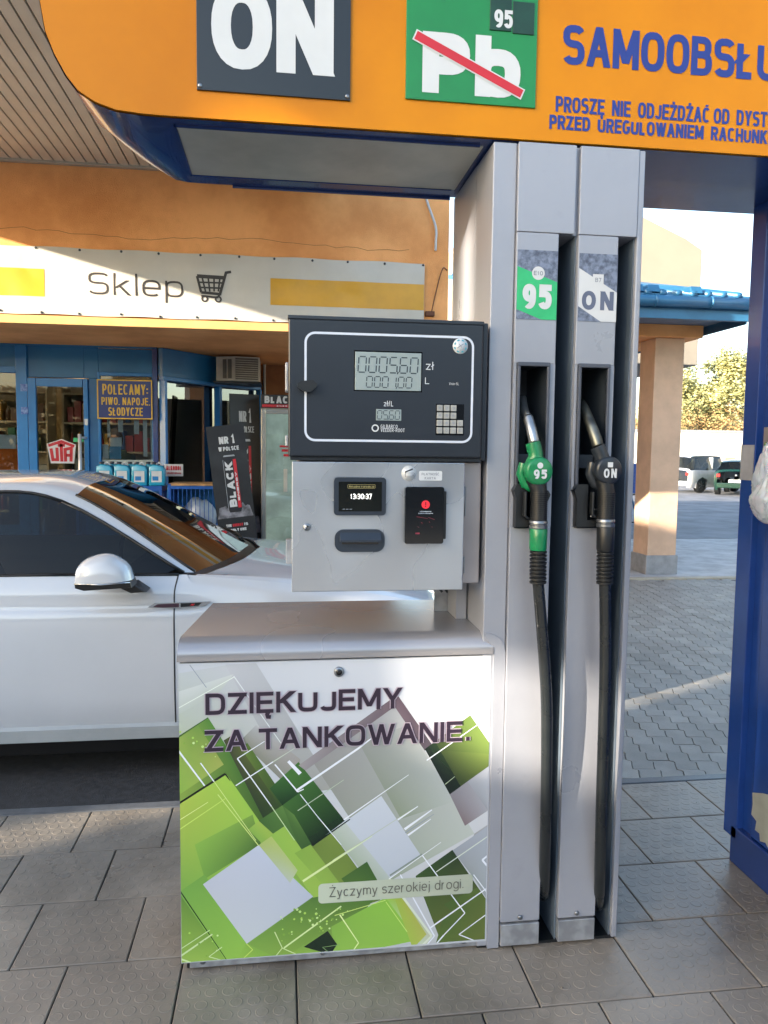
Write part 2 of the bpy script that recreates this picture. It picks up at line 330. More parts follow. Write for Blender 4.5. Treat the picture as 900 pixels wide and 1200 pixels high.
# ------------------------------------------------------------------ palette
m_grey = mat('silver_lacquer', '#979ba5', .32, .2, .04, 2.5, .02, 220, wear=.13, rvar=.06)
m_greyd = mat('grey_edge', '#7f8590', .4, .2, .05, 8)
m_steel = mat('brushed_steel', '#bcc2c9', .27, .7, .05, 4.2, .02, 60, rvar=.08)
m_steel2 = mat('satin_steel', '#a39c9c', .36, .6, .08, 5, .04, 120, wear=.15)
m_galv = mat('galvanised_steel', '#a4a8ae', .45, .5, .12, 30, .05, 60, wear=.3)
m_char = mat('charcoal_lacquer', '#20262f', .33, 0, .05, 4, .02, 300, coat=.15)
m_black = mat('black_rubber', '#15181b', .42, 0, .12, 12, .04, 160)
m_blackg = mat('black_gloss', '#0c0e11', .12, 0, .1, 8, coat=.4)
m_dark = mat('dark_cavity_plastic', '#333b44', .5, 0, .12, 6)
m_slot = mat('slot_lining', '#5d6b7a', .45, .1, .12, 3, rvar=.1)
m_white = mat('white_print', '#c3c7ca', .35, 0, .02)
m_lines = mat('pale_print', '#c9d0dc', .35, 0, .02)
m_lcd = mat('lcd_glass', '#8f9c9c', .22, 0, .04, 3, coat=.2)
m_lcdd = mat('lcd_digit', '#3a464e', .4, 0, .02)
m_key = mat('key_plastic', '#9b9c98', .45, 0, .08, 20, objvar=.06)
m_green = mat('green_plastic', '#107a49', .3, 0, .06, 20, .02, 90, coat=.2)
m_plum = mat('plum_print', '#2e2433', .3, 0, .03)
m_mauve = mat('mauve_halo_print', '#a79aa8', .3, 0, .03)
m_orange = mat('orange_acrylic', '#c37d02', .3, 0, .10, .9, .006, 5, col2='#b36c02', spec=.22)
m_blue = mat('royal_blue_lacquer', '#15387c', .25, 0, .08, 3, .015, 60, coat=.3, wear=.12)
m_navy = mat('navy_lacquer', '#13306b', .22, .0, .08, 3, .02, 30, coat=.4)
m_bprint = mat('blue_print', '#1e3180', .35, 0, .04)
m_red = mat('red_print', '#b81f2b', .35, 0, .04)
m_stickg = mat('green_sticker', '#2fae6f', .4, 0, .05, 20)
m_stickd = mat('stone_pattern_sticker', '#707b90', .45, 0, .2, 60, .1, 220, col2='#464e60')
m_platek = mat('black_plate', '#181d21', .3, 0, .06, 4, coat=.1)
m_plateg = mat('green_plate', '#0f7a3a', .28, 0, .05, 4, coat=.15)
m_bolt = mat('bolt_steel', '#8d9196', .35, .9, .1, 20)

D = 2.11
# ================================================================== FUEL DISPENSER
fd = thing('fuel_dispenser', 'silver and charcoal fuel dispenser with green geometric panel standing on the tiled island', 'fuel pump', (.37, 2.35, .12))
# --- lower hydraulic cabinet
mb = MB(); mb.prism([(-.255, 2.16), (.60, 2.16), (.60, 2.58), (-.225, 2.58)], 'z', .165, 1.02); mb.build('cabinet_body', m_grey, fd)
mb = MB(); mb.box(-.272, .62, 2.13, 2.58, .12, .168, .003); mb.build('base_frame', m_black, fd)
mb = MB(); mb.box(-.262, .60, 2.118, 2.132, .128, .163, .002); o = mb.build('kick_strip', m_galv, fd)
for x in (-.225, .12, .545):
    b = MB(); b.lathe((x, 2.119, .146), (0, -1, 0), [(.008, 0), (.008, .003), (.004, .005)], 12); b.build('bolt', m_bolt, fd)
# lid: rounded front lip, flat top that narrows to the back
mb = MB(); prof = [(2.104, 1.032)]
for i in range(9):
    a = R(180-90*i/8); prof.append((2.160+.056*math.cos(a), 1.042+.05*math.sin(a)))
prof += [(2.60, 1.096), (2.60, 1.032)]
def lidx(y, side): t = (y-2.104)/.5; return (-.287+.056*t) if side < 0 else (.613-.018*t)
L = [mb.bm.verts.new((lidx(p[0], -1), p[0], p[1])) for p in prof]; Rr = [mb.bm.verts.new((lidx(p[0], 1), p[0], p[1])) for p in prof]
mb.bm.faces.new(L); mb.bm.faces.new(Rr[::-1])
for i in range(len(prof)): mb.bm.faces.new((L[i], Rr[i], Rr[(i+1) % len(prof)], L[(i+1) % len(prof)]))
m_lid = mat('lid_brushed_metal', '#9f9ea1', .25, .5, .03, 2.0, .01, 50, rvar=.04)
mb.build('lid', m_lid, fd, smooth=40)
# --- printed front panel: flat vinyl print on one sheet
m_print = printed('vinyl_print', .22, .35)
mb = MB(); mb.prism([(-.285, .150), (.613, .146), (.608, 1.026), (-.281, 1.026)], 'y', 2.128, 2.1115, .001); panel = mb.build('front_panel', mat('panel_white', '#b4bac3', .22, 0, .04, 1.5, coat=.3), fd)
pm = bmesh.new(); lay = [0]
CL = pm.loops.layers.float_color.new('print')
def inside(p): return (min(max(p[0], -.284), .609), min(max(p[1], .1525), 1.0235))
def clip_poly(pts, cols):
    """clip a polygon (with a colour per corner) to the panel rectangle"""
    P = [(p[0], p[1], c) for p, c in zip(pts, cols)]
    for ax, lim, sg in ((0, -.2835, 1), (0, .6085, -1), (1, .1525, 1), (1, 1.0235, -1)):
        Q_ = []
        for i in range(len(P)):
            a, b = P[i-1], P[i]; ia = (a[ax]-lim)*sg >= 0; ib = (b[ax]-lim)*sg >= 0
            if ia != ib:
                t = (lim-a[ax])/(b[ax]-a[ax]); q = (a[0]+(b[0]-a[0])*t, a[1]+(b[1]-a[1])*t, tuple(u+(v-u)*t for u, v in zip(a[2], b[2]))); Q_.append(q)
            if ib: Q_.append(b)
        P = Q_
        if len(P) < 3: return []
    return P
def ppoly(pts, cols, grow=None):
    lay[0] += 1; y = 2.1112-lay[0]*.00001
    cols = [tuple(.80*(v*.88+.12*(.2*lin(c)[0]+.7*lin(c)[1]+.1*lin(c)[2])) for v in lin(c)) for c in cols]
    if len(cols) == 1: cols = cols*len(pts)
    if len(pts) == 4:                                     # split into a grid so the printed gradient blends smoothly
        N = 5
        for i in range(N):
            for j in range(N):
                def bl(u, v):
                    k = [(1-u)*(1-v), u*(1-v), u*v, (1-u)*v]
                    return (sum(k[t]*pts[t][0] for t in range(4)), sum(k[t]*pts[t][1] for t in range(4))), tuple(sum(k[t]*cols[t][c] for t in range(4)) for c in range(3))
                q = [bl(i/N, j/N), bl((i+1)/N, j/N), bl((i+1)/N, (j+1)/N), bl(i/N, (j+1)/N)]
                emit_poly([a[0] for a in q], [a[1] for a in q], y)
    else: emit_poly(pts, cols, y)
def emit_poly(pts, cols, y):
    P = clip_poly(pts, cols)
    if len(P) < 3: return
    try: f = pm.faces.new([pm.verts.new((p[0], y, p[1])) for p in P])
    except ValueError: return
    for lp, p in zip(f.loops, P): lp[CL] = (*p[2], 1)
def pline(pts, wpx, col, wpx2=None):
    """printed line; width in millimetres*2.7"""
    for a, b in zip(pts[:-1], pts[1:]):
        d = Vector((b[0]-a[0], b[1]-a[1])); d.normalize(); n_ = Vector((-d.y, d.x)); h = wpx*.0013; h2 = (wpx2 if wpx2 is not None else wpx)*.0013
        lay[0] += 1; emit_poly([(a[0]+n_.x*h, a[1]+n_.y*h), (b[0]+n_.x*h2, b[1]+n_.y*h2), (b[0]-n_.x*h2, b[1]-n_.y*h2), (a[0]-n_.x*h, a[1]-n_.y*h)], [lin(col)]*4, 2.1112-lay[0]*.00001)
W_ = '#dde3ec'
ppoly([(-0.2920,1.0330),(0.6190,1.0420),(0.6410,0.1110),(-0.3030,0.1240)], ['#c9d2de', '#e6eaf2', '#c6ccd2', '#c6ccd2'])
ppoly([(-0.2930,0.9970),(-0.1470,1.0190),(-0.0000,0.7650),(-0.2950,0.7780)], ['#c3cdd0', '#c8cfd8', '#c3c8c8', '#b9c7a8'])
ppoly([(-0.1560,1.0200),(-0.0710,1.0220),(0.1510,0.6440),(0.0390,0.6370)], ['#c7ccd6', '#bfc5ce', '#a9aca8', '#9fa29c'])
ppoly([(-0.2930,0.9440),(-0.1330,0.9920),(-0.1700,0.9450),(-0.2940,0.8760)], ['#d3dcdb', '#d3dcdb', '#c3cec6', '#c3cec6'])
ppoly([(-0.0720,0.8430),(0.0530,0.7380),(0.0390,0.6370),(-0.1150,0.8000)], ['#bdc0c3', '#a9a5a0', '#8e8f84', '#8c8f7c'])
ppoly([(-0.2860,0.8170),(-0.2040,0.8700),(0.0370,0.4590),(-0.3000,0.3540)], ['#8fae3a', '#55922c', '#1c3f1c', '#8fb52f'])
ppoly([(-0.2860,0.8120),(-0.2320,0.8490),(-0.1620,0.7320),(-0.2970,0.6420)], ['#9cb843', '#6fa034', '#a9b64a', '#8ebf33'])
ppoly([(-0.1620,0.8020),(-0.1240,0.8250),(0.0360,0.5740),(-0.0290,0.5190)], ['#4b4f33', '#6b7a2e', '#274a1f', '#1b3d1d'])
ppoly([(-0.1150,0.7800),(-0.0960,0.7920),(0.0360,0.5820),(0.0150,0.5680)], ['#6a8a2a', '#5b7d2a', '#24471e', '#1d3f1c'])
ppoly([(-0.0340,0.6560),(0.0480,0.7300),(0.1820,0.5480),(0.0880,0.4790)], ['#47842d', '#3f7a2c', '#12331a', '#0e2718'])
ppoly([(-0.0340,0.6560),(0.0100,0.6940),(0.0490,0.6370),(0.0020,0.6040)], ['#2d5f26', '#357029', '#1b4a1e', '#163b1b'])
ppoly([(0.0870,0.7310),(0.3230,0.9030),(0.5690,0.4860),(0.3190,0.3570)], ['#9a9a98', '#b2b5ba', '#c3cdc7', '#9fae98'])
ppoly([(0.2200,0.7810),(0.3640,0.8260),(0.5000,0.5870),(0.3470,0.5440)], ['#9da29c', '#aab0b0', '#bcc6c2', '#93a288'])
ppoly([(0.0480,0.7200),(0.3250,0.9130),(0.3250,0.8830),(0.0680,0.7040)], ['#a5a0a4', '#74606d', '#74606d', '#9d989c'])
ppoly([(0.3150,0.8960),(0.3350,0.9130),(0.4350,0.7670),(0.4150,0.7470)], ['#7d6875', '#6f5a67', '#5f5560', '#5f5560'])
ppoly([(0.4150,0.7520),(0.5490,0.8490),(0.6260,0.7380),(0.6270,0.7060)], ['#222b26', '#72903a', '#7b963c', '#6f8a34'])
ppoly([(0.4150,0.7520),(0.6160,0.7280),(0.6170,0.6960),(0.4920,0.6110)], ['#1b2a24', '#7a933a', '#6b8134', '#16241e'])
ppoly([(0.4150,0.7520),(0.4450,0.7740),(0.5250,0.6330),(0.4920,0.6110)], ['#1c2a26', '#2d4426', '#1b2c20', '#121f1a'])
ppoly([(0.4920,0.6110),(0.5450,0.6480),(0.6090,0.5550),(0.5400,0.5120)], ['#8d8a93', '#a3a3ac', '#aeb1bb', '#87757a'])
ppoly([(0.5450,0.6480),(0.6270,0.7040),(0.6310,0.5410),(0.6090,0.5550)], ['#a9aeb8', '#c0c7d4', '#c3cbd8', '#9fa4ac'])
ppoly([(0.5690,0.4860),(0.6310,0.5250),(0.6330,0.4210),(0.5500,0.4270)], ['#a8a9a9', '#b4b8c0', '#b7bfcc', '#a2aab0'])
ppoly([(0.5030,0.4380),(0.6310,0.5200),(0.6380,0.2330),(0.5720,0.3460)], ['#a0a8b4', '#b2bccb', '#aab4bf', '#97a39f'])
ppoly([(0.3930,0.3660),(0.5030,0.4400),(0.6320,0.2450),(0.4820,0.1320)], ['#3c5d2b', '#263d26', '#5e6e30', '#66762c'])
ppoly([(0.4800,0.2720),(0.5830,0.3180),(0.6380,0.2330),(0.6410,0.1110)], ['#4a6a2c', '#57702c', '#66762c', '#6d7a2e'])
ppoly([(0.4800,0.2320),(0.6320,0.2550),(0.6350,0.1120),(0.4510,0.1270)], ['#4d6b2b', '#64762d', '#6d7a2e', '#5d7a2c'])
ppoly([(0.1820,0.5450),(0.2880,0.6170),(0.4070,0.4300),(0.3160,0.3660)], ['#cdd8e6', '#d3dce9', '#c4cfdf', '#c2cddc'])
ppoly([(0.1450,0.5140),(0.1820,0.5450),(0.3190,0.3630),(0.2790,0.3260)], ['#b7c7b5', '#c8d3cb', '#bdcbc6', '#a6b89c'])
ppoly([(0.0830,0.4790),(0.1450,0.5140),(0.2890,0.2990),(0.2110,0.2780)], ['#6d8a2e', '#7f9a33', '#5c7a2d', '#86a935'])
ppoly([(0.1730,0.3730),(0.2480,0.4200),(0.2910,0.3380),(0.2230,0.3040)], ['#4a742a', '#3d6628', '#44702a', '#5f8b2e'])
ppoly([(-0.2930,0.1390),(-0.2900,0.3790),(-0.1510,0.1430),(-0.1520,0.1170)], ['#9ecb3f', '#5b8c2e', '#8dbf34', '#a5cf3d'])
ppoly([(-0.2880,0.6240),(-0.1550,0.7050),(0.1040,0.2990),(-0.2900,0.3640)], ['#b4cc34', '#a4d42f', '#8cc834', '#7fb83c'])
ppoly([(-0.2440,0.5020),(-0.0820,0.5810),(-0.0580,0.4910),(-0.2170,0.3990)], ['#8cc238', '#7cab36', '#48702b', '#74ac37'])
ppoly([(-0.2900,0.3640),(-0.2170,0.4120),(-0.0980,0.1980),(-0.1470,0.1270)], ['#78b63c', '#74b03a', '#92cc38', '#98cf36'])
ppoly([(-0.1470,0.1270),(-0.0980,0.2000),(-0.0490,0.2330),(-0.0000,0.1250)], ['#9bd236', '#8fc635', '#6a9a33', '#93c737'])
ppoly([(-0.1000,0.1950),(0.0910,0.3240),(0.2740,0.3080),(-0.0000,0.1380)], ['#7fb238', '#55842f', '#4f7c2d', '#8ebb3a'])
ppoly([(-0.0000,0.1380),(0.2740,0.3080),(0.1740,0.1890),(0.1540,0.1330)], ['#93c23b', '#4d7b2f', '#7fae35', '#9ccd3a'])
ppoly([(-0.0940,0.5380),(-0.0650,0.5620),(0.1580,0.3610),(0.0910,0.3240)], ['#8cbf3a', '#a7c93a', '#93bf37', '#86b23a'])
ppoly([(-0.0650,0.5620),(0.0020,0.6040),(0.0830,0.4790),(0.0370,0.4590)], ['#3f6d2b', '#5c8b35', '#3d6a2c', '#4f7f30'])
ppoly([(0.0020,0.6040),(0.0360,0.5740),(0.0880,0.4790),(0.0560,0.4600)], ['#4d7a30', '#5f8e34', '#335c28', '#3d682a'])
ppoly([(-0.0340,0.5150),(0.0100,0.5430),(0.1480,0.3280),(0.0910,0.3210)], ['#93c63a', '#9bcb38', '#9ac23a', '#a1cc3c'])
ppoly([(0.0370,0.4590),(0.0830,0.4820),(0.1930,0.3240),(0.1480,0.3220)], ['#88b735', '#8fba35', '#91b83a', '#9cc63b'])
ppoly([(-0.2220,0.3830),(-0.0650,0.4900),(0.0910,0.3240),(-0.1000,0.1950)], ['#cad0e0', '#c9d4ea', '#c0cbe0', '#cfd8e0'])
ppoly([(-0.0650,0.4900),(-0.0290,0.5140),(0.0460,0.4070),(0.0240,0.3700)], ['#b4c765', '#b6cc60', '#bccf8a', '#c0cfc0'])
ppoly([(0.1440,0.2280),(0.3040,0.3060),(0.4290,0.1690),(0.1540,0.1330)], ['#87bd36', '#8fd02e', '#90cb33', '#96cc3c'])
ppoly([(0.3040,0.3060),(0.3550,0.3020),(0.4450,0.1760),(0.4220,0.1370)], ['#9ad22f', '#a4b93a', '#c9d0b4', '#cfe0c8'])
ppoly([(0.3300,0.3040),(0.3550,0.3000),(0.4290,0.1820),(0.3880,0.1400)], ['#a4c636', '#aebb3e', '#b9c04b', '#b0cc3a'])
ppoly([(0.0640,0.1720),(0.1340,0.2160),(0.1620,0.1720),(0.1420,0.1420)], ['#1d3320'])
for pts, w1, c, w2 in [
    ([(-0.2880,0.6240),(-0.1580,0.7050)], 2.2, '#1c2914', 2.6), ([(-0.1580,0.7050),(-0.1440,0.6840)], 2.0, '#1c2914', .6),
    ([(-0.2860,0.8170),(-0.2040,0.8700)], 1.6, '#3c5a2a', .8), ([(-0.2860,0.3680),(-0.1510,0.1400)], 1.4, '#20361d', .7),
    ([(0.0880,0.4790),(0.1970,0.5520)], 2, '#0e1d14', 1.2), ([(0.0410,0.6450),(0.2200,0.7630)], 2.5, W_, 2.2), ([(0.2200,0.7630),(0.2910,0.8160)], 2.2, W_, .6),
    ([(-0.2530,1.0220),(-0.2080,0.9560)], .8, '#8a93a0', .8), ([(-0.2860,0.7780),(-0.2150,0.6730)], 2, W_, 1.6), ([(-0.2260,0.7400),(-0.1890,0.6840)], 1.2, W_, 1.2),
    ([(-0.1890,0.6840),(-0.0730,0.5040)], .7, '#cfe08c', .7), ([(-0.1290,0.6690),(-0.0240,0.7340)], 1.2, W_, 1.2), ([(-0.0240,0.7340),(0.0480,0.7780)], 1.2, '#b9c4b4', .4), ([(-0.1240,0.7480),(-0.0290,0.6030)], 1.4, W_, 1.1), ([(-0.0290,0.6030),(0.0370,0.4980)], 1, '#b8cfa0', .8),
    ([(-0.1240,0.7480),(-0.0480,0.7950)], 1.2, W_, .8), ([(-0.0190,0.7260),(0.0460,0.6420)], 1.5, W_, 1.5), ([(0.0460,0.6420),(0.0630,0.6490)], 1.5, W_, 1), ([(0.0190,0.7340),(0.0530,0.6950)], 3.4, W_, 4.2),
    ([(0.0530,0.6340),(0.1030,0.5650),(0.1720,0.4760)], 1.0, W_, .8), ([(0.0460,0.5860),(0.1780,0.6710)], 1, '#aebfa6', .6), ([(0.1790,0.5510),(0.3680,0.6770)], 1.6, W_, .6), ([(0.3370,0.5420),(0.3970,0.5800)], 2, W_, 1), ([(0.3580,0.5120),(0.4390,0.5670)], 3, W_, 1.2),
    ([(0.3600,0.5010),(0.4460,0.5540)], 1, '#8892a2', .5), ([(0.3680,0.4930),(0.4360,0.5390)], 2.4, W_, .8), ([(0.4210,0.7180),(0.5700,0.8180)], 1.4, W_, .9), ([(0.4780,0.6430),(0.5060,0.6650)], .8, '#b7c6a8', .5),
    ([(0.1480,0.4310),(0.3820,0.5730)], .8, '#aab79c', .5), ([(0.3140,0.3630),(0.4680,0.4660)], 1.2, W_, .6), ([(0.3160,0.3730),(0.4120,0.4330)], 2, '#7f8c86', 1.6), ([(0.4130,0.4280),(0.5450,0.2400),(0.4790,0.1730)], 1.2, W_, 1.2), ([(0.4810,0.1750),(0.4460,0.1350)], 1.6, W_, 1.6),
    ([(0.3470,0.3740),(0.4530,0.1750),(0.4220,0.1400)], 1.3, W_, 1.6), ([(0.3140,0.3630),(0.4450,0.1760),(0.4090,0.1410)], 2.6, '#cfd8c8', 2.6), ([(0.4370,0.2000),(0.6150,0.3160)], 1.8, W_, 1.4), ([(0.6170,0.2350),(0.5280,0.1740),(0.6000,0.1390)], 1.2, W_, 1.2), ([(0.4550,0.3750),(0.6110,0.4760)], 1, '#c6d0c6', 1.3),
    ([(0.6200,0.4220),(0.5950,0.4030),(0.6220,0.3690)], 2.2, W_, 2.2), ([(0.5690,0.3590),(0.6240,0.2830)], 1.2, W_, 1.2), ([(0.0070,0.1740),(0.1730,0.2890)], 1.8, '#cfe3a4', 1.6), ([(-0.0200,0.2250),(0.0020,0.1740),(0.0740,0.1340)], 1.1, '#c9dc9e', 1), ([(0.0020,0.1740),(-0.0200,0.1470)], 1, '#c9dc9e', 1),
    ([(-0.1790,0.6460),(-0.0650,0.4880)], .9, '#c8dc80', .9), ([(0.0610,0.3730),(0.1800,0.4470)], 2.6, '#d0e0a0', 2.4), ([(0.1800,0.4470),(0.2620,0.4970)], 2.2, '#cddbb8', .9), ([(-0.2840,0.5500),(-0.1580,0.6330)], 1.1, '#c3dc6c', .6), ([(-0.2880,0.5750),(-0.2060,0.6250)], .8, '#e0ea9c', .5),
    ([(-0.2850,0.1740),(-0.1970,0.2320)], 2, '#c4d9a0', 1.6), ([(-0.2850,0.1950),(-0.2040,0.2450)], 1, '#c4d9a0', 1), ([(-0.2850,0.1640),(-0.2190,0.1330)], 2, '#c8dca0', 1.6), ([(-0.1700,0.1910),(-0.2070,0.1650),(-0.1660,0.1490)], 1, '#c4d9a0', .8),
    ([(-0.1000,0.1950),(-0.0830,0.1760),(-0.1220,0.1400)], 1, '#bfd86a', .8), ([(0.1540,0.2620),(0.3040,0.2980)], .9, '#c6e07a', .8), ([(0.1690,0.2630),(0.2250,0.1720),(0.1950,0.1290)], 1.4, '#dbe9a8', 1), ([(0.3050,0.2930),(0.3700,0.1950)], .8, '#c6e07a', .8),
    ([(-0.2940,0.8950),(-0.1300,0.9850)], .9, '#dbe4da', .9), ([(-0.1330,0.9870),(-0.0000,0.7850)], 1, '#d4dcdc', .8), ([(0.1690,0.1710),(0.1190,0.1670),(0.1440,0.1440)], .8, '#7d9a66', .6)]:
    pline(pts, w1, c, w2)
rr = random.Random(3)
for i in range(70):                                     # printed light specks and bokeh dots
    cx0, cz0 = rr.choice([(-.235, .22), (.02, .22), (.10, .25), (-.24, .80), (.05, .265), (.14, .27)]); x = cx0+rr.gauss(0, .03); z = cz0+rr.gauss(0, .018); r_ = rr.uniform(.0015, .0045)
    lay[0] += 1; emit_poly([(x+r_*math.cos(k), z+r_*math.sin(k)) for k in (0, 1.05, 2.1, 3.14, 4.2, 5.24)], [lin(rr.choice(['#b5d77c', '#c9e19a', '#a4cb5c', '#7aa344']))]*6, 2.1112-lay[0]*.00001)
pz = [(0.1160,0.3610),(0.5530,0.3630),(0.5550,0.3010),(0.1160,0.3010)]
def rrect(x0, x1, z0, z1, r, n=6):
    o = []
    for cx, cz, a0 in ((x1-r, z1-r, 0), (x0+r, z1-r, 90), (x0+r, z0+r, 180), (x1-r, z0+r, 270)):
        for k in range(n+1): a = R(a0+90*k/n); o.append((cx+r*math.cos(a), cz+r*math.sin(a)))
    return o
px0, pz0 = (0.106,0.299); px1, pz1 = (0.567,0.362)
lay[0] += 4; rp_ = rrect(px0, px1, pz0+.003, pz1, .012); emit_poly(rp_, [lin('#b9c3b0') if p[0] < .25 else lin('#a3ab9c') for p in rp_], 2.1112-lay[0]*.00001)
me = bpy.data.meshes.new('printed_pattern'); bmesh.ops.recalc_face_normals(pm, faces=pm.faces[:]); pm.to_mesh(me); pm.free(); me.materials.append(m_print)
o = bpy.data.objects.new('printed_pattern', me); COL.objects.link(o); o.parent = panel; o.location = -fd.location
for v in me.polygons:
    if v.normal.y > 0: v.flip()
yt = 2.1112-lay[0]*.00001-.0004
ax, az = (-0.211,0.878); bx, bz = (0.345,0.918); _, dz = (-0.210,0.939); _, bz2 = (0.345,0.938)
zx0, zz0 = (-0.214,0.772); _, zz1 = (-0.213,0.833); zx1, _ = (0.550,0.772)
words('lettering', panel, m_mauve, [('DZIĘKUJEMY', ax, bx, az, dz, .0112, .11), ('ZA TANKOWANIE.', zx0, zx1, zz0, zz1, .0112, .11)], yt, q=3.2, grow=.0045)
words('lettering', panel, m_plum, [('DZIĘKUJEMY', ax, bx, az, dz, .0112, .11), ('ZA TANKOWANIE.', zx0, zx1, zz0, zz1, .0112, .11)], yt-.0004, q=3.2)
kx0, kz0 = (0.138,0.320); kx1, _ = (0.539,0.321); _, kz1 = (0.138,0.350)
words('lettering', panel, mat('grey_print', '#5a5a52', .4), [('Życzymy szerokiej drogi.', kx0, kx1, kz0, kz1, .0030)], yt-.0004)
x, z = (0.162,0.991)
mb = MB(); mb.lathe((x, 2.111, z), (0, -1, 0), [(.0145, 0), (.0145, .005), (.012, .007), (.0095, .0072), (.0095, .003)], 24); o = mb.build('panel_lock', m_bolt, fd)
mb = MB(); mb.lathe((x, 2.107, z), (0, -1, 0), [(.009, 0), (.009, .0035), (.003, .004)], 20); mb.box(x-.001, x+.001, 2.1015, 2.104, z-.004, z+.004); mb.build('keyway', m_blackg, o)

# --- column behind and beside
mb = MB(); mb.box(.583, 1.022, 2.30, 2.60, .13, 2.478); mb.box(.583, .6505, 2.112, 2.2995, .13, 2.478, .003); mb.box(1.008, 1.026, 2.105, 2.60, .13, 2.478, .004)
mb.box(.651, 1.008, 2.118, 2.30, 2.236, 2.478)
mb.build('column_body', m_grey, fd)
mb = MB(); mb.box(.5815, .583, 2.352, 2.356, 1.1, 1.28); mb.build('side_seam', m_greyd, fd)
mb = MB(); mb.prism([(.615, .125), (.650, .125), (.650, 1.035), (.645, 1.058), (.632, 1.078), (.612, 1.090), (.588, 1.094), (.588, 1.08), (.615, 1.05)], 'y', 2.14, 2.1065, .0015); mb.build('side_trim', m_grey, fd)
# lining of the two hose slots
for x0, x1 in ((.774, .834), (.951, 1.009)):
    mb = MB(); mb.box(x0, x1, 2.292, 2.299, .13, 2.236); mb.box(x0-.004, x0, 2.118, 2.292, .13, 2.236); mb.box(x1-.005, x1-.0015, 2.118, 2.292, .13, 2.236); mb.box(x0+.02, x0+.024, 2.26, 2.292, .2, 2.2)
    mb.build('hose_slot', m_slot, fd)
# panels (L-shaped: wide above the slot, narrow beside it), with the nozzle pocket cut out
for x0, xn, xw, bx0, bx1 in ((.652, .774, .8195, .664, .754), (.8325, .951, 1.0055, .8445, .934)):
    mb = MB(); y0, y1 = 2.118, 2.1
    mb.box(x0, xw, y0, y1, 2.236, 2.478, .002); 
    mb.box(x0, xn, y0, y1, 1.872, 2.2345, .002); mb.box(x0, bx0, y0, y1, 1.405, 1.872); mb.box(bx1, xn, y0, y1, 1.405, 1.872)
    mb.box(x0, xn, y0, y1, .208, 1.405, .002); mb.box(x0+.002, xn-.002, 2.119, 2.28, .21, 1.40); mb.box(x0+.002, xn-.002, 2.119, 2.28, 1.88, 2.23)
    mb.build('column_panel', m_grey, fd)
    mb = MB(); mb.box(x0+.002, xn, 2.10, 2.14, .132, .200, .002); mb.build('base_plate', m_galv, fd)
    for bx_ in ((x0+xn)/2,):
        b = MB(); b.lathe((bx_, 2.099, .222), (0, -1, 0), [(.0075, 0), (.0075, .003), (.004, .005)], 12); b.build('bolt', m_bolt, fd)
    # nozzle pocket
    mb = MB(); zz0_, zz1_ = 1.405, 1.872; mb.box(bx0, bx1, 2.29, 2.296, zz0_, zz1_); mb.box(bx0-.004, bx0, 2.10, 2.29, zz0_, zz1_); mb.box(bx1, bx1+.004, 2.10, 2.29, zz0_, zz1_)
    mb.box(bx0, bx1, 2.10, 2.29, zz1_, zz1_+.004); mb.box(bx0, bx1, 2.10, 2.29, zz0_-.004, zz0_); mb.box(bx0, bx0+.018, 2.22, 2.286, 1.42, 1.86)
    p = mb.build('nozzle_pocket', m_dark, fd)
    mb = MB(); t = .0085
    mb.box(bx0-.003, bx1+.003, 2.101, 2.090, zz1_-t, zz1_+.003, .002); mb.box(bx0-.003, bx0+t-.003, 2.101, 2.090, zz0_, zz1_-t, .002); mb.box(bx1-t+.003, bx1+.003, 2.101, 2.090, zz0_, zz1_-t, .002)
    mb.build('bezel', mat('bezel_grey', '#4a4f5a', .35, .1, .05), p)
    mb = MB(); mb.prism([(bx0-.002, 1.53), (bx0-.012, 1.512), (bx0-.004, 1.49), (bx0-.004, 1.408), (bx1-.012, 1.408), (bx1-.012, 1.425), (bx0+.028, 1.427), (bx0+.028, 1.53)], 'y', 2.11, 2.072, .003)
    mb.prism([(bx1-.008, 1.512), (bx1+.004, 1.512), (bx1+.012, 1.500), (bx1+.004, 1.48), (bx1-.008, 1.48)], 'y', 2.11, 2.085, .002)
    mb.build('nozzle_holder', m_black, p)
    mb = MB(); mb.box(bx0+.004, bx1-.02, 2.14, 2.145, 1.575, 1.615, .002); mb.build('bracket', m_dark, p)
    mb = MB(); mb.tube([(bx0+.045, 2.083, 1.457), (bx0+.075, 2.083, 1.459)], .0016, 6); mb.lathe((bx0+.045, 2.085, 1.437), (0, -1, 0), [(.004, 0), (.004, .004)], 10); mb.build('latch', m_bolt, p)
mb = MB(); mb.box(.586, 1.024, 2.118, 2.6, .118, .129); mb.build('column_base', m_black, fd)
# stickers
def quad(mb, pts, y, mi=0):
    mb.mi = mi; mb.face([(p[0], y, p[1]) for p in pts]); mb.mi = 0
def sxy(x0, x1, z0, z1, u, v): return (x0+(x1-x0)*u, z1-(z1-z0)*v)
s0 = (.655, .7725, 1.995, 2.186)
P_ = lambda u, v: sxy(*s0, u, v)
mb = MB(); mb.box(s0[0], s0[1], 2.0995, 2.0985, s0[2], s0[3]); quad(mb, [P_(0, .24), P_(0, .86), P_(.62, 1), P_(1, 1), P_(1, .45)], 2.0982, 1)
mb.mi = 2; cc = P_(.52, .33); mb.disc((cc[0], 2.0978, cc[1]), (0, -1, 0), .0185, 28); mb.mi = 0
o = mb.build('grade_sticker', [m_stickd, m_stickg, m_white], fd); o['label'] = 'green and slate sticker reading E10 95'
a0 = P_(.14, .85); a1 = P_(.87, .49); words('lettering', o, m_white, [('95', a0[0], a1[0], a0[1], a1[1], .0175, .2)], 2.0976)
words('lettering', o, m_greyd, [('E10', cc[0]-.0135, cc[0]+.0135, cc[1]-.006, cc[1]+.006, .0022)], 2.0974)
s0 = (.836, .9505, 1.995, 2.184)
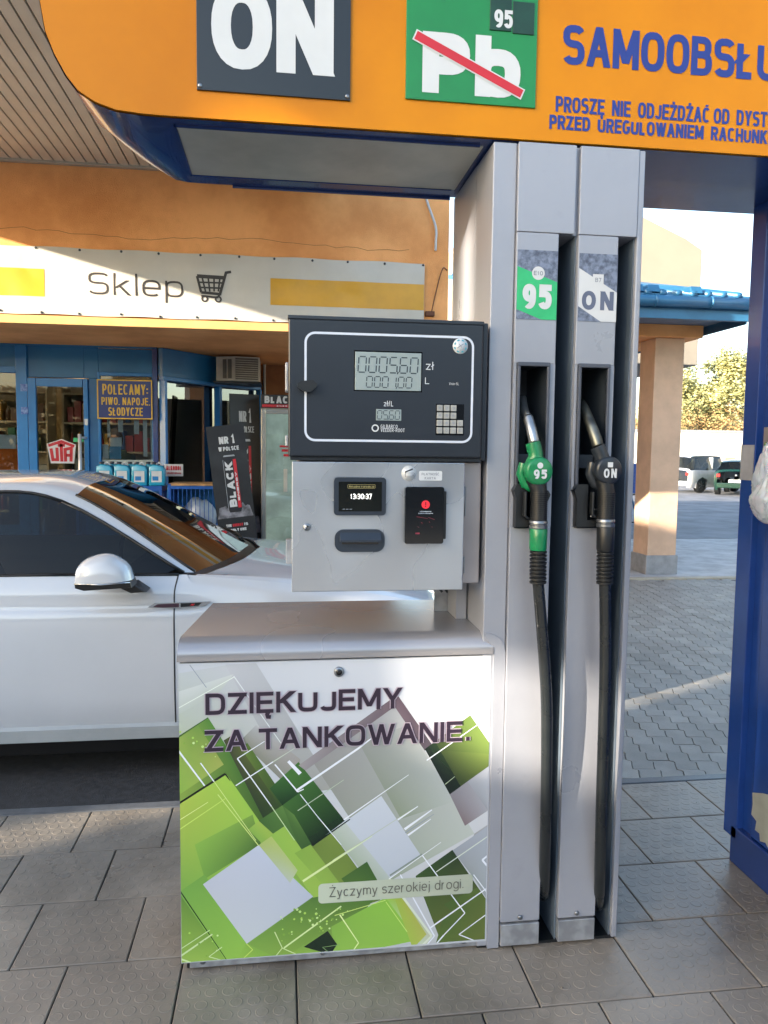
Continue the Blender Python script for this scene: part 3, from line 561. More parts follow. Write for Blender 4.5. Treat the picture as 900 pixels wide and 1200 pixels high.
mb = MB(); mb.box(s0[0], s0[1], 2.0995, 2.0985, s0[2], s0[3]); quad(mb, [P_(0, .22), P_(0, .78), P_(.6, 1), P_(1, 1), P_(1, .56)], 2.0982, 1)
o = mb.build('grade_sticker', [m_stickd, m_white], fd); o['label'] = 'white and slate sticker reading B7 ON'
a0 = P_(.09, .83); a1 = P_(.92, .55); words('lettering', o, mat('slate_print', '#5a6279', .4), [('ON', a0[0], a1[0], a0[1], a1[1], .0125, .3)], 2.0976)
c0 = P_(.36, .47); c1 = P_(.64, .3); mb = MB(); mb.box(c0[0], c1[0], 2.0981, 2.0977, c0[1], c1[1]); o2 = mb.build('grade_tab', m_white, o)
words('lettering', o, m_greyd, [('B7', c0[0]+.007, c1[0]-.007, c0[1]+.010, c1[1]-.010, .002)], 2.0974)

# --- display head
mb = MB(); mb.box(.022, .5575, 2.10, 2.50, 1.60, 1.975, .003); mb.box(.557, .572, 2.088, 2.5, 1.595, 1.978, .003); mb.build('display_housing', m_char, fd)
mb = MB(); mb.box(.018, .555, 2.075, 2.10, 1.603, 1.972, .004); mb.box(.016, .557, 2.073, 2.11, 1.970, 1.980, .002); mb.box(.024, .56, 2.092, 2.2, 1.592, 1.602)
door = mb.build('display_door', m_char, fd)
yf = 2.0748
def ln(pts, wd, y, m_, name, par):
    mb = MB(); ribbon(mb, pts, wd, y, None, lambda a, yy: (a[0], yy, a[1])); return mb.build(name, m_, par, recalc=False)
a = (0.064,1.938); b = (0.528,1.647); rp_ = rrect(a[0], b[0]-.002, b[1], a[1]-.003, .026, 8); ln(rp_+rp_[:1], .0062, yf, m_lines, 'printed_frame', door)
def dbox(name, u0, v0, u1, v1, m_, y0, y1, par, bev=0.001): 
    mb = MB(); mb.box(u0, u1, y0, y1, v0, v1, bev); return mb.build(name, m_, par)
a = (0.198,1.785); b = (0.381,1.888); lcd = dbox('fuel_readout', a[0], a[1], b[0], b[1], m_lcd, 2.076, 2.0738, door)
mb = MB(); mb.box(a[0]-.003, b[0]+.003, 2.0752, 2.0745, a[1]-.003, b[1]+.004); mb.build('readout_frame', m_blackg, door)
mb = MB(); a = (0.206,1.833); b = (0.372,1.875); seven(mb, '0005,60', a[0], b[0]+.006, a[1], b[1], 2.0734, .0034); a = (0.229,1.793); b = (0.356,1.822); seven(mb, '0001,00', a[0], b[0]+.004, a[1], b[1], 2.0734, .0028); mb.build('digits', m_lcdd, lcd, recalc=False)
a = (0.257,1.703); b = (0.327,1.734); lcd = dbox('price_readout', a[0], a[1], b[0], b[1], m_lcd, 2.076, 2.0738, door)
mb = MB(); a = (0.260,1.707); b = (0.324,1.730); seven(mb, '05,60', a[0], b[0]+.002, a[1], b[1], 2.0734, .0022); mb.build('digits', m_lcdd, lcd, recalc=False)
it = []
for s_, u0, v0, u1, v1, wt in (('zł', 499, 433.5, 507.5, 423, .0024), ('L', 498, 450, 503, 442, .0022), ('zł/L', 449.5, 476, 461, 469.5, .0018), ('GILBARCO', 445.7, 501.2, 465.8, 497.8, .0011), ('VEEDER-ROOT', 445.7, 505.6, 474, 502.2, .0011), ('Vmin-5L', 526, 451, 538, 448.5, .0006)):
    pass
for s_, p, q_, wt in (('zł', (0.394,1.844), (0.414,1.866), .0024), ('L', (0.392,1.805), (0.405,1.824), .0022), ('zł/L', (0.278,1.742), (0.305,1.757), .0018), ('GILBARCO', (0.270,1.682), (0.317,1.692), .0013), ('VEEDER-ROOT', (0.270,1.672), (0.337,1.682), .0013), ('Vmin-5L', (0.460,1.804), (0.488,1.811), .0007)):
    it.append((s_, p[0], q_[0], p[1], q_[1], wt, .2))
words('lettering', door, m_white, it, 2.0743)
p = (0.255,1.682); ln([(p[0]+.0085*math.cos(R(k)), p[1]+.0085*math.sin(R(k))) for k in range(-20, 341, 24)], .0035, 2.0743, m_white, 'ring_mark', door)
# keypad
a = (0.424,1.665); b = (0.504,1.752); kp = dbox('keypad', a[0], a[1], b[0], b[1], m_blackg, 2.0756, 2.074, door)
kw = (b[0]-a[0]); kh = (b[1]-a[1]); labs = ['123', '456', '789C', '-0-E']
for r_ in range(4):
    for c_ in range(4 if r_ > 1 else 3):
        x0 = a[0]+kw*(.03+.2425*c_); z1 = b[1]-kh*(.04+.237*r_); x1 = x0+kw*.205; z0 = z1-kh*.195
        mb = MB(); mb.box(x0, x1, 2.0745, 2.0705, z0, z1, .0012); mb.mi = 1; text(mb, labs[r_][c_], (x0+x1)/2-.0028, (x0+x1)/2+.0028, (z0+z1)/2-.0035, (z0+z1)/2+.0035, 2.0703, .0011); mb.build('key', [m_key, m_greyd], kp, recalc=False)
# round sticker
p = (0.490,1.911); mb = MB(); mb.lathe((p[0], 2.0748, p[1]), (0, -1, 0), [(.0215, 0), (.0215, .0006)], 30)
mb.mi = 1
for k in range(8):
    a_ = R(45*k+10); ribbon(mb, [(p[0]+.0165*math.cos(a_+t), p[1]+.0165*math.sin(a_+t)) for t in (0, .2, .4)], .004, 2.0739, None, lambda a, yy: (a[0], yy, a[1]))
mb.mi = 2; ribbon(mb, [(p[0]-.009, p[1]-.006), (p[0], p[1]+.001), (p[0]+.009, p[1]+.006)], .002, 2.0739, None, lambda a, yy: (a[0], yy, a[1])); ribbon(mb, [(p[0]-.004, p[1]+.006), (p[0]+.004, p[1]-.004)], .0015, 2.0738, None, lambda a, yy: (a[0], yy, a[1]))
mb.build('round_sticker', [m_white, mat('teal_print', '#4fa3b5', .4), m_greyd], door, recalc=False)
# wing knob
p = (0.071,1.791); mb = MB(); mb.lathe((p[0], 2.076, p[1]), (0, -1, 0), [(.016, 0), (.015, .008), (.008, .012), (.006, .02)], 20)
mb.prism([(p[0]-.030, p[1]+.006), (p[0]-.018, p[1]+.013), (p[0]+.012, p[1]+.016), (p[0]+.024, p[1]+.006), (p[0]+.020, p[1]-.004), (p[0]+.006, p[1]-.016), (p[0]-.012, p[1]-.015), (p[0]-.028, p[1]-.004)], 'y', 2.064, 2.052, .003); mb.build('wing_knob', m_black, door)
# side cable clips on the left edge of the head
mb = MB(); mb.box(.010, .020, 2.12, 2.17, 1.78, 1.86, .003); mb.box(.010, .020, 2.12, 2.17, 1.63, 1.66, .003); mb.build('side_hinge', m_galv, fd)

# --- payment cabinet
mb = MB(); mb.box(.048, .573, 2.135, 2.50, 1.236, 1.590, .003); mb.build('payment_cabinet', m_steel2, fd)
mb = MB(); mb.box(.028, .513, 2.090, 2.104, 1.226, 1.588, .002); mb.box(.032, .509, 2.104, 2.134, 1.230, 1.585, .001); pd = mb.build('payment_door', m_steel, fd)
def pb(u0, v0, u1, v1): pass
a = (0.143,1.441); b = (0.288,1.546); mb = MB(); mb.prism(rrect(a[0], b[0], a[1], b[1], .010), 'y', 2.091, 2.080, .003); scr = mb.build('payment_screen', mat('dark_blue_plastic', '#252e3a', .35, 0, .05), pd)
a = (0.156,1.452); b = (0.276,1.534); mb = MB(); mb.box(a[0], b[0], 2.0798, 2.0792, a[1], b[1]); disp = mb.build('display', mat('dim_display', '#141613', .1, 0, .1, 4, emit=.02), scr)
m_glow = mat('lit_digits', '#e8e8e0', .4, emit=.35); m_glow2 = mat('lit_ochre', '#8f8658', .4, emit=.12)
a = (0.188,1.486); b = (0.248,1.501); words('lettering', disp, m_glow, [('13:30:37', a[0], b[0], a[1], b[1], .0024)], 2.0790)
a = (0.181,1.517); b = (0.257,1.525); words('lettering', disp, m_glow2, [('Aktualna transakcja', a[0]+.003, b[0]-.003, a[1]+.001, b[1]-.001, .0008)], 2.0790); rp_ = rrect(a[0], b[0], a[1]-.001, b[1]+.001, .002, 3); ln(rp_+rp_[:1], .0007, 2.0791, m_glow2, 'screen_box', disp)
a = (0.167,1.456); b = (0.193,1.461); words('lettering', disp, m_lines, [('---', a[0], b[0], a[1], b[1], .0008)], 2.0790)
# receipt slot
a = (0.146,1.338); b = (0.286,1.401); mb = MB(); mb.prism(rrect(a[0], b[0], a[1], b[1], .024, 8), 'y', 2.091, 2.082, .003)
mx0, mx1 = a[0]+.014, b[0]-.012; zc = (a[1]+b[1])/2+.004; mb.prism([(2.083, zc+.020), (2.066, zc), (2.066, zc-.006), (2.083, zc-.006)], 'x', mx0, mx1, .001)
mb.mi = 1; mb.box(mx0+.006, mx1-.006, 2.0815, 2.0805, zc-.013, zc-.007); mb.mi = 0; mb.build('receipt_slot', [mat('slot_plastic', '#27303c', .4, 0, .05), m_blackg], pd)
# card terminal
a = (0.340,1.362); b = (0.450,1.521); mb = MB(); mb.prism(rrect(a[0], b[0], a[1], b[1], .006), 'y', 2.091, 2.068, .003); ct = mb.build('card_terminal', m_blackg, pd)
mb = MB(); mb.box(b[0], b[0]+.009, 2.076, 2.09, a[1]+.012, b[1]-.012, .002); mb.build('terminal_clamp', m_black, ct)
c = (0.398,1.472); cxx, czz = c[0], c[1]
mb = MB(); mb.disc((cxx, 2.0673, czz), (0, -1, 0), .0118, 24); mb.mi = 1; ribbon(mb, [(cxx, czz+.007), (cxx, czz-.002)], .0022, 2.0670, None, lambda a, yy: (a[0], yy, a[1])); ribbon(mb, [(cxx, czz-.004), (cxx, czz-.007)], .0022, 2.0670, None, lambda a, yy: (a[0], yy, a[1])); mb.build('warning_mark', [mat('lit_red', '#b3202c', .4, emit=.25), m_blackg], ct, recalc=False)
words('lettering', ct, m_lines, [('Urządzenie'.replace('ą', 'a'), cxx-.016, cxx+.016, czz-.021, czz-.0175, .0007), ('chwilowo nieczynne'.replace('h', 'n').replace('w', 'v'), cxx-.021, cxx+.021, czz-.026, czz-.0228, .0006)], 2.0671)
mb = MB()
for i, (dx0, dz0, dx1, dz1) in enumerate([(-.025, -.034, .006, -.039), (.008, -.036, .026, -.042), (-.012, -.050, -.009, -.052), (.010, -.048, .013, -.050), (-.022, -.062, -.018, -.064), (.018, -.062, .020, -.064)]): ribbon(mb, [(cxx+dx0, czz+dz0), (cxx+dx1, czz+dz1)], .0008, 2.0670, None, lambda a, yy: (a[0], yy, a[1]))
mb.box(cxx-.028, cxx-.016, 2.0672, 2.067, czz-.083, czz-.0785); mb.build('screen_marks', mat('dim_red', '#7d2c3a', .4, emit=.05), ct, recalc=False)
# stickers on the payment door
c = (0.353,1.558); mb = MB(); mb.lathe((c[0], 2.0898, c[1]), (0, -1, 0), [(.0215, 0), (.0215, .0005)], 30); mb.mi = 1; ribbon(mb, [(c[0]-.012, c[1]+.003), (c[0]+.011, c[1]+.012)], .004, 2.0890, None, lambda a, yy: (a[0], yy, a[1])); rp_ = rrect(c[0]-.010, c[0]+.016, c[1]-.010, c[1]+.001, .002, 3); ribbon(mb, rp_+rp_[:1], .0008, 2.0891, None, lambda a, yy: (a[0], yy, a[1])); mb.disc((c[0]+.012, 2.0890, c[1]-.005), (0, -1, 0), .0016, 10); m_clear = mat('satin_sticker', '#cdd1d4', .3, .1, .03); mb.build('card_symbol_sticker', [m_clear, m_char], pd, recalc=False)
a = (0.382,1.538); b = (0.448,1.565); mb = MB(); mb.prism(rrect(a[0], b[0], a[1], b[1], .004), 'y', 2.0899, 2.0893); o = mb.build('text_sticker', m_clear, pd)
hh = b[1]-a[1]; words('lettering', o, m_greyd, [('PŁATNOŚĆ', a[0]+.007, b[0]-.008, a[1]+hh*.54, b[1]-hh*.20, .0013), ('KARTA', a[0]+.016, b[0]-.018, a[1]+hh*.12, b[1]-hh*.62, .0013)], 2.0890)
c = (0.069,1.408); mb = MB(); mb.lathe((c[0], 2.091, c[1]), (0, -1, 0), [(.0105, 0), (.0105, .006), (.008, .008), (.006, .008)], 20); mb.mi = 1; mb.box(c[0]-.001, c[0]+.001, 2.0825, 2.084, c[1]-.004, c[1]+.004); mb.build('door_lock', [m_bolt, m_black], pd)
for z0, z1 in ((1.435, 1.520), (1.268, 1.316)):
    mb = MB(); mb.cyl((.5165, 2.112, z0), (.5165, 2.112, z1), .0045, n=10); mb.box(.513, .528, 2.126, 2.134, z0, z1); mb.build('hinge', m_bolt, pd)
mb = MB(); mb.box(.012, .030, 2.12, 2.16, 1.30, 1.368, .002); mb.build('hinge', m_galv, pd)
# stem: perforated bracket and posts joining the cabinet to the lid
mb = MB(); mb.box(.50, .555, 2.42, 2.425, 1.09, 1.24); mb.box(.553, .560, 2.33, 2.5, 1.09, 1.24); mb.mi = 1
for i, (x, z) in enumerate([(.512, 1.225), (.530, 1.225), (.520, 1.205), (.540, 1.205), (.512, 1.185), (.530, 1.182), (.522, 1.162), (.541, 1.16)]): ribbon(mb, [(x-.004, z+.005), (x+.004, z-.005)], .008, 2.4195, None, lambda a, yy: (a[0], yy, a[1]))
mb.build('perforated_bracket', [m_galv, m_dark], fd, recalc=False)
mb = MB(); mb.box(.545, .578, 2.30, 2.52, 1.094, 1.24); mb.build('cable_duct', m_grey, fd)

# ================================================================== NOZZLES
def nozzle(name, label, sp, body, boss, neck, gripz, hosepts, col_m, sleeve_m, spout_m, txt, tabround, gx):
    t = thing(name, label, 'fuel nozzle', (boss[0], 2.06, boss[1]), 'fuel nozzles hanging in the dispenser')
    y = 2.045
    mb = MB(); mb.tube(smoothpath([(p[0], p[1], p[2]) for p in sp], 5), [q for q in sp_r(sp)], 14); mb.build('spout', spout_m, t)
    mb = MB(); a = Vector((neck[0][0], y+.012, neck[0][1])); b = Vector((neck[1][0], y+.008, neck[1][1])); bo = Vector((boss[0]-.006, y+.012, boss[1]))
    mb.tube([a, a.lerp(b, .5), b, b.lerp(bo, .35), b.lerp(bo, .7), bo], [.021, .0215, .0205, .024, .030, .034], 18)
    mb.tube([bo+Vector((-.028, .01, .02)), bo+Vector((-.034, .01, -.01)), bo+Vector((-.022, .01, -.038)), bo+Vector((0, .008, -.045))], [.012, .014, .014, .018], 12)
    bd = mb.build('nozzle_body', col_m, t, smooth=50)
    mb = MB(); mb.lathe((boss[0], y+.014, boss[1]), (.06, -1, -.05), [(.036, 0), (.040, .008), (.040, .026), (.037, .032), (.034, .0335), (.0, .034)], 32); cp = mb.build('boss_cap', col_m, t, smooth=40)
    by = y-.0205
    mb = MB(); mb.mi = 0
    text(mb, txt, boss[0]-.018+.001, boss[0]+.021, boss[1]-.022, boss[1]+.004, by-.0010, .0062 if txt == '95' else .0052, gap=.3)
    if tabround: mb.disc((boss[0]+.001, by-.001, boss[1]+.015), (0, -1, 0), .0085, 18)
    else: mb.box(boss[0]-.006, boss[0]+.009, by-.0016, by-.001, boss[1]+.008, boss[1]+.022)
    mb.build('lettering', m_white, cp, recalc=False)
    # ribbed hand grip
    g0, g1 = gripz; mb = MB(); mb.tube([(boss[0]-.006, y+.01, boss[1]-.02), (gx, y+.005, g0+.005), (gx, y, g1)], [.026, .0235, .0225], 18); n_ = 15
    for k in range(n_):
        z = g0-(g0-g1)*(k+.5)/n_; mb.tube([(gx+.0005, y+.002, z+.0018), (gx+.0005, y+.002, z-.0018)], .0247, 18)
    mb.build('hand_grip', m_black, t, smooth=40)
    mb = MB(); mb.box(gx-.042, gx-.034, y+.0, y+.02, g1+.01, g0, .004); mb.tube([(gx-.038, y+.01, g1+.014), (gx-.02, y+.01, g1+.002)], .004, 8); mb.build('trigger_guard', m_black, t)
    mb = MB(); mb.lathe((gx, y, g1+.001), (0, 0, -1), [(.0245, 0), (.026, .002), (.026, .008), (.0235, .010), (.0235, .012), (.026, .014), (.026, .021), (.0245, .0225)], 24); mb.build('swivel_ring', m_bolt, t, smooth=40)
    z = g1-.0215; L_ = .062 if txt == '95' else .070; mb = MB(); mb.lathe((gx+.001, y, z), (0, 0, -1), [(.0235, 0), (.0252, .004), (.0246, L_-.006), (.0225, L_)], 24); mb.build('sleeve', sleeve_m, t, smooth=40)
    z -= L_; mb = MB(); pr = []
    for k in range(9):
        zz = k*.0108; pr += [(.0195, zz), (.0240, zz+.002), (.0240, zz+.0072), (.0195, zz+.0092)]
    mb.lathe((gx+.002, y, z), (0.015, 0, -1), pr, 20); mb.build('bend_protector', m_black, t, smooth=30)
    z -= .094; hp = [(gx+.003, y, z+.01)]+[(p[0], p[1], p[2]) for p in hosepts]
    mb = MB(); pp = smoothpath(hp, 8); mb.tube(pp, .0165, 14); mb.build('hose', m_hose, t, smooth=50)
    return t
def sp_r(sp):
    r0 = [p[3] for p in sp]; out = []
    for i in range(len(sp)-1):
        for k in range(5): out.append(r0[i]+(r0[i+1]-r0[i])*k/5)
    return out+[r0[-1]]
m_hose = mat('hose_rubber', '#1c2124', .30, 0, .12, 6, .03, 80, coat=.15, rvar=.08)
def N3(uv, y): return (uv[0], y, uv[1])
m_sp1 = mat('spout_aluminium', '#a8abad', .3, .9, .08, 20)
m_sp2 = mat('spout_worn_brass', '#6f7068', .38, .8, .25, 18, col2='#3b3d3c')
nozzle('fuel_nozzle', 'green fuel nozzle marked 95 with bare metal spout hanging in the left pocket', [(*N3((0.703,1.780), 2.17), .0105), (*N3((0.697,1.741), 2.13), .0115), (*N3((0.697,1.720), 2.10), .0120), (*N3((0.697,1.716), 2.095), .0150), (*N3((0.700,1.678), 2.07), .0150), (*N3((0.704,1.647), 2.06), .0150)],
    None, (0.710,1.569), [(0.699,1.647), (0.707,1.613)], (1.510, 1.428), [(.728, 2.047, 1.20), (.744, 2.045, 1.05), (.757, 2.046, .90), (.766, 2.055, .70), (.776, 2.075, .50), (.786, 2.10, .36), (.797, 2.13, .275), (.806, 2.17, .245), (.812, 2.215, .27), (.814, 2.24, .36), (.812, 2.25, .8), (.808, 2.26, 1.6), (.806, 2.26, 2.2)], m_green, m_green, m_sp1, '95', True, .7175)
nozzle('fuel_nozzle', 'black fuel nozzle marked ON with dull worn spout hanging in the right pocket', [(*N3((0.891,1.770), 2.19), .0135), (*N3((0.882,1.747), 2.14), .0150), (*N3((0.882,1.711), 2.10), .0155), (*N3((0.886,1.678), 2.075), .0160), (*N3((0.890,1.656), 2.065), .0165), (*N3((0.893,1.640), 2.06), .0165)],
    None, (0.914,1.573), [(0.889,1.639), (0.903,1.608)], (1.510, 1.432), [(.925, 2.047, 1.18), (.931, 2.046, 1.0), (.934, 2.048, .8), (.938, 2.055, .60), (.947, 2.07, .42), (.962, 2.10, .285), (.976, 2.14, .215), (.986, 2.19, .20), (.990, 2.235, .25), (.990, 2.25, .5), (.985, 2.26, 1.6), (.983, 2.26, 2.2)], mat('charcoal_plastic', '#22282f', .32, 0, .08, 14, coat=.1), m_black, m_sp2, 'ON', False, .9165)

# ================================================================== OVERHEAD SIGN
sg = thing('overhead_sign', 'orange pump sign with rounded end and ON and Pb plates above the dispenser', 'sign', (.5, 2.35, 2.49))
XR = 2.05; ZT = 3.16
lb = [(-0.6080,2.8080),(-0.6090,2.7460),(-0.5970,2.6690),(-0.5770,2.6170),(-0.5510,2.5690),(-0.5210,2.5310),(-0.4790,2.5050),(-0.4270,2.4890),(-0.3630,2.4840),(-0.3090,2.4830)]
out = [(x, z) for x, z in lb]; out = [(out[0][0], ZT-.12), (out[0][0]+.04, ZT)][::-1]+out[1:]
outl = out+[(XR, 2.486), (XR, ZT)]
mb = MB(); mb.prism([(x+.003, z+.003) for x, z in outl], 'y', 2.128, 2.108, .002); mb.build('face_panel', m_orange, sg)
# wrapped blue skin, its rounded end sweeping inwards towards the back
n = len(out); mb = MB(); rows = []
for y, k in ((2.116, 0.0), (2.30, .25), (2.48, .7), (2.60, 1.0)):
    row = []
    for i, (x, z) in enumerate(out+[(XR, 2.486)]):
        t = max(0, min(1, (-.2-x)/.41)); row.append(mb.bm.verts.new((x+.10*k*t*0+(.16*k*k*t), y, z+(0.0 if i < n else 0))))
    rows.append(row)
for a, b in zip(rows[:-1], rows[1:]):
    for i in range(len(a)-1): f = mb.bm.faces.new((a[i], a[i+1], b[i+1], b[i])); f.smooth = True
bk = [v.co.copy() for v in rows[-1]]; mb.bm.faces.new([mb.bm.verts.new(c+Vector((0, .002, 0))) for c in bk]+[mb.bm.verts.new((XR, 2.602, ZT))]); mb.box(-.45, XR, 2.12, 2.6, ZT-.004, ZT+.006)
mb.build('blue_casing', m_navy, sg)
a = (-0.300,2.491); mb = MB()
mb.box(-.285, .555, 2.155, 2.16, 2.4775, 2.4835); mb.box(-.285, .555, 2.52, 2.525, 2.4775, 2.4835); mb.box(-.285, -.280, 2.155, 2.525, 2.4775, 2.4835); mb.build('light_frame', m_navy, sg)
mb = MB(); mb.box(-.279, .566, 2.162, 2.519, 2.4805, 2.4845); mb.build('light_cover', mat('frosted_cover', '#a9aaa0', .35, 0, .12, 3, .03, 12, coat=.2, wear=.2), sg)
mb = MB(); mb.box(-.16, .57, 2.604, 2.612, 2.476, 2.52, .002); mb.build('back_rail', m_navy, sg)
# ON plate
a = (-0.219,2.557); b = (0.182,2.551); mb = MB(); X0, X1, Z0 = a[0], b[0], (a[1]+b[1])/2; mb.box(X0, X1, 2.108, 2.102, Z0, Z0+.40, .001); on = mb.build('grade_plate', m_platek, sg); on['label'] = 'black plate reading ON'
a = (-0.181,2.616); b = (0.137,2.636); words('lettering', on, m_white, [('ON', a[0], b[0], a[1]-.004, a[1]+.213, .050, .07)], 2.1012, q=2.3)
for x, z in ((X0+.008, Z0+.010), (X1-.008, Z0+.010), (X0+.008, Z0+.39), (X1-.008, Z0+.39)):
    mb = MB(); mb.lathe((x, 2.102, z), (0, -1, 0), [(.006, 0), (.006, .002), (.003, .004)], 12); mb.build('screw', m_bolt, on)
# Pb plate
a = (0.332,2.577); b = (0.696,2.564); X0, X1, Z0 = a[0], b[0], (a[1]+b[1])/2; mb = MB(); mb.box(X0, X1, 2.108, 2.102, Z0, Z0+.40, .001); pbp = mb.build('grade_plate', m_plateg, sg); pbp['label'] = 'green plate reading Pb struck out in red'
a = (0.377,2.590); b = (0.651,2.593); c = (0.376,2.748); d = (0.508,2.595); e = (0.523,2.591)
words('lettering', pbp, m_white, [('P', a[0], d[0], a[1], c[1], .046), ('b', e[0], b[0], a[1], c[1]+.002, .044)], 2.1012, q=2.6)
a = (0.354,2.737); b = (0.659,2.602); ln([a, b], .030, 2.0998, m_white, 'strike_bar_edge', pbp); dx = Vector((b[0]-a[0], b[1]-a[1])).normalized()*.004; ln([(a[0]+dx.x, a[1]+dx.y), (b[0]-dx.x, b[1]-dx.y)], .023, 2.0990, m_red, 'strike_bar', pbp)
a = (0.561,2.765); b = (0.686,2.857); mb = MB(); xm = (a[0]+b[0])/2; mb.box(a[0], xm-.002, 2.1018, 2.099, a[1], b[1]-.008, .001); mb.box(xm+.002, b[0], 2.1018, 2.0995, a[1]-.004, b[1]-.012, .001); tb = mb.build('octane_tab', mat('bottle_green', '#153c2a', .3, 0, .15, 12, wear=.2), pbp)
a = (0.573,2.772); b = (0.625,2.819); words('lettering', tb, m_white, [('95', a[0], b[0], a[1], b[1], .0095)], 2.0986)
# printed lines
S1a = (0.772,2.695); S1b = (1.347,2.704); S1c = (0.769,2.801); U0 = (1.354,2.775)
L1a = (0.756,2.567); L1b = (1.394,2.574); L1c = (0.755,2.609); L2a = (0.739,2.520); L2b = (1.397,2.522); L2c = (0.738,2.558)
words('lettering', sg, m_bprint, [('SAMOOBSŁ', S1a[0], S1b[0], S1a[1], S1c[1], .0195, .08), ('UGA', U0[0], U0[0]+.26, S1a[1], S1c[1], .0195),
    ('PROSZĘ  NIE  ODJEŻDŻAĆ OD  DYST', L1a[0], L1b[0], L1a[1], L1c[1], .0074, .10), ('RYBUTORA', L1b[0]+.006, L1b[0]+.23, L1a[1], L1c[1], .0074, .10),
    ('PRZED  UREGULOWANIEM  RACHUNK', L2a[0], L2b[0], L2a[1], L2c[1], .0074, .10), ('U', L2b[0]+.006, L2b[0]+.034, L2a[1], L2c[1], .0074, .10)], 2.1066, q=2.7)

# ================================================================== GROUND
m_tile = mat('stoneware_tile', '#877e72', .36, 0, .12, 1.6, .05, 180, wear=.35, objvar=.09, rvar=.12, col2='#68625a', world=True, stain=.75)
m_joint = mat('dark_joint', '#1d1c1b', .8, 0, .15, 40)
m_asph = mat('asphalt', '#3a3b3e', .8, 0, .22, 30, .5, 250, wear=.3, rvar=.1)
m_kerb = mat('kerb_concrete', '#8b9096', .7, 0, .14, 12, .3, 120, wear=.3)
m_sheet = mat('paving_sheet', '#a6a6a8', .7, 0, .14, 3, .25, 60, wear=.25)
mb = MB(); mb.face([(-400, -400, -.004), (400, -400, -.004), (400, 400, -.004), (-400, 400, -.004)]); struct(mb.build('ground', mat('light_ground', '#8b8780', .85, 0, .15, 1.5, .3, 60)))
mb = MB(); mb.box(-2.6, 1.25, 3.22, 5.3, -.003, .001); rd = struct(mb.build('road', m_asph))
mb = MB(); mb.box(-3.4, 3.3, -.2, 3.158, -.002, .1135); isl = struct(mb.build('island', m_joint))
mb = MB(); mb.box(-3.4, 3.3, 3.159, 3.215, -.002, .1195, .006); mb.build('kerb_edge', mat('dark_kerb', '#4a4d52', .35, 0, .14, 12, .1, 120, wear=.3), isl)
# one tile with coin-pattern relief, shared by all
PX, PY = .3277, .3225
mb = MB(); g = .0024
mb.box(-PX/2+g, PX/2-g, -PY/2+g, PY/2-g, -.010, 0, .0022, 1)
for j in range(7):
    for i in range(7):
        x = -PX/2+.0235+i*.0468-(.0 if j % 2 == 0 else -.0234); y = -PY/2+.0255+j*.0453
        if x > PX/2-.018: continue
        A = [mb.bm.verts.new((x+r_*math.cos(k*math.pi/7), y+r_*math.sin(k*math.pi/7), h)) for r_, h in ((.0185, .0001), (.0172, .0009), (.0150, .0009), (.0140, .0004)) for k in range(14)]
        for q in range(3):
            for k in range(14): f = mb.bm.faces.new((A[q*14+k], A[q*14+(k+1) % 14], A[q*14+14+(k+1) % 14], A[q*14+14+k])); f.smooth = True
        mb.bm.faces.new(A[42:56])
t0 = mb.build('tile', m_tile, isl, recalc=True); tm = t0.data; first = True
for r_ in range(11):
    yc = 3.152-PY*(r_+.5)
    for c_ in range(-9, 10):
        xc = -.450+PX*c_+(0 if r_ % 2 == 0 else PX/2)+PX/2-(PX/2 if False else 0)
        if xc < -3.2 or xc > 3.2: continue
        if first: o = t0; first = False
        else: o = t0.copy(); COL.objects.link(o); o.parent = isl
        o.location = (xc, yc, .120+random.uniform(-.0006, .0006)); o.rotation_euler = (random.uniform(-.002, .002), random.uniform(-.002, .002), random.choice((0, math.pi)))
# wavy interlocking pavers beyond the island
m_paver = mat('concrete_paver', '#86847f', .62, 0, .12, 4, .25, 220, wear=.4, objvar=.16, rvar=.1, world=True, stain=.35)
pv = MB(); pv.box(1.25, 30, 3.216, 60, -.003, .002); pav = struct(pv.build('paved_yard', m_sheet))
pv = MB(); pv.box(1.25, 9.0, 3.217, 9.0, .0022, .0032); pv.build('joint_sand', mat('joint_sand', '#33353a', .9, 0, .2, 30), pav)
pw, pl = .1125, .225; amp = .011; gp = .0024
prof = [(-.5, -.9), (-.36, -.35), (-.20, .45), (-.13, 1), (-.07, .9), (-.02, -.6), (.0, -.9), (.14, -.35), (.30, .45), (.37, 1), (.43, .9), (.48, -.6), (.5, -.9)]
def paver_outline(): return [(pw/2-gp+amp*a, pl*t*.985) for t, a in prof]+[(-pw/2+gp+amp*a, pl*t*.985) for t, a in reversed(prof)]
mb = MB(); mb.prism(paver_outline(), 'z', -.02, 0, .003); p0 = mb.build('paver', m_paver, pav); pme = p0.data
th = R(-8); ct_, st_ = math.cos(th), math.sin(th); spots = []
for i in range(-60, 90):
    for j in range(0, 60):
        u = i*pw; v = j*pl+(pl/2 if i % 2 else 0); x = 1.8+u*ct_-v*st_*-1*-1; x = 1.8+u*ct_-v*st_; y = 3.2+u*st_+v*ct_
        if y < 3.33 or y > 9.0: continue
        xl = 1.74+(y-3.47)*.483; xr = 2.21+(y-3.42)*.64
        if x < 1.42 or x > 8.5: continue
        d_ = 0 if xl <= x <= xr else min(abs(x-xl), abs(x-xr)); spots.append((d_ > .12, d_*6+y, x, y, d_))
spots.sort(); near = spots[:299]; rest = [s_ for s_ in spots[299:] if s_[4] < 2.2]
for k, s_ in enumerate(near):
    o = p0 if k == 0 else p0.copy()
    if k: COL.objects.link(o); o.parent = pav
    o.location = (s_[2], s_[3], .0125+random.uniform(-.0012, .0012)); o.rotation_euler = (random.uniform(-.008, .008), random.uniform(-.008, .008), th)
ol = paver_outline(); vs = []; fs = []
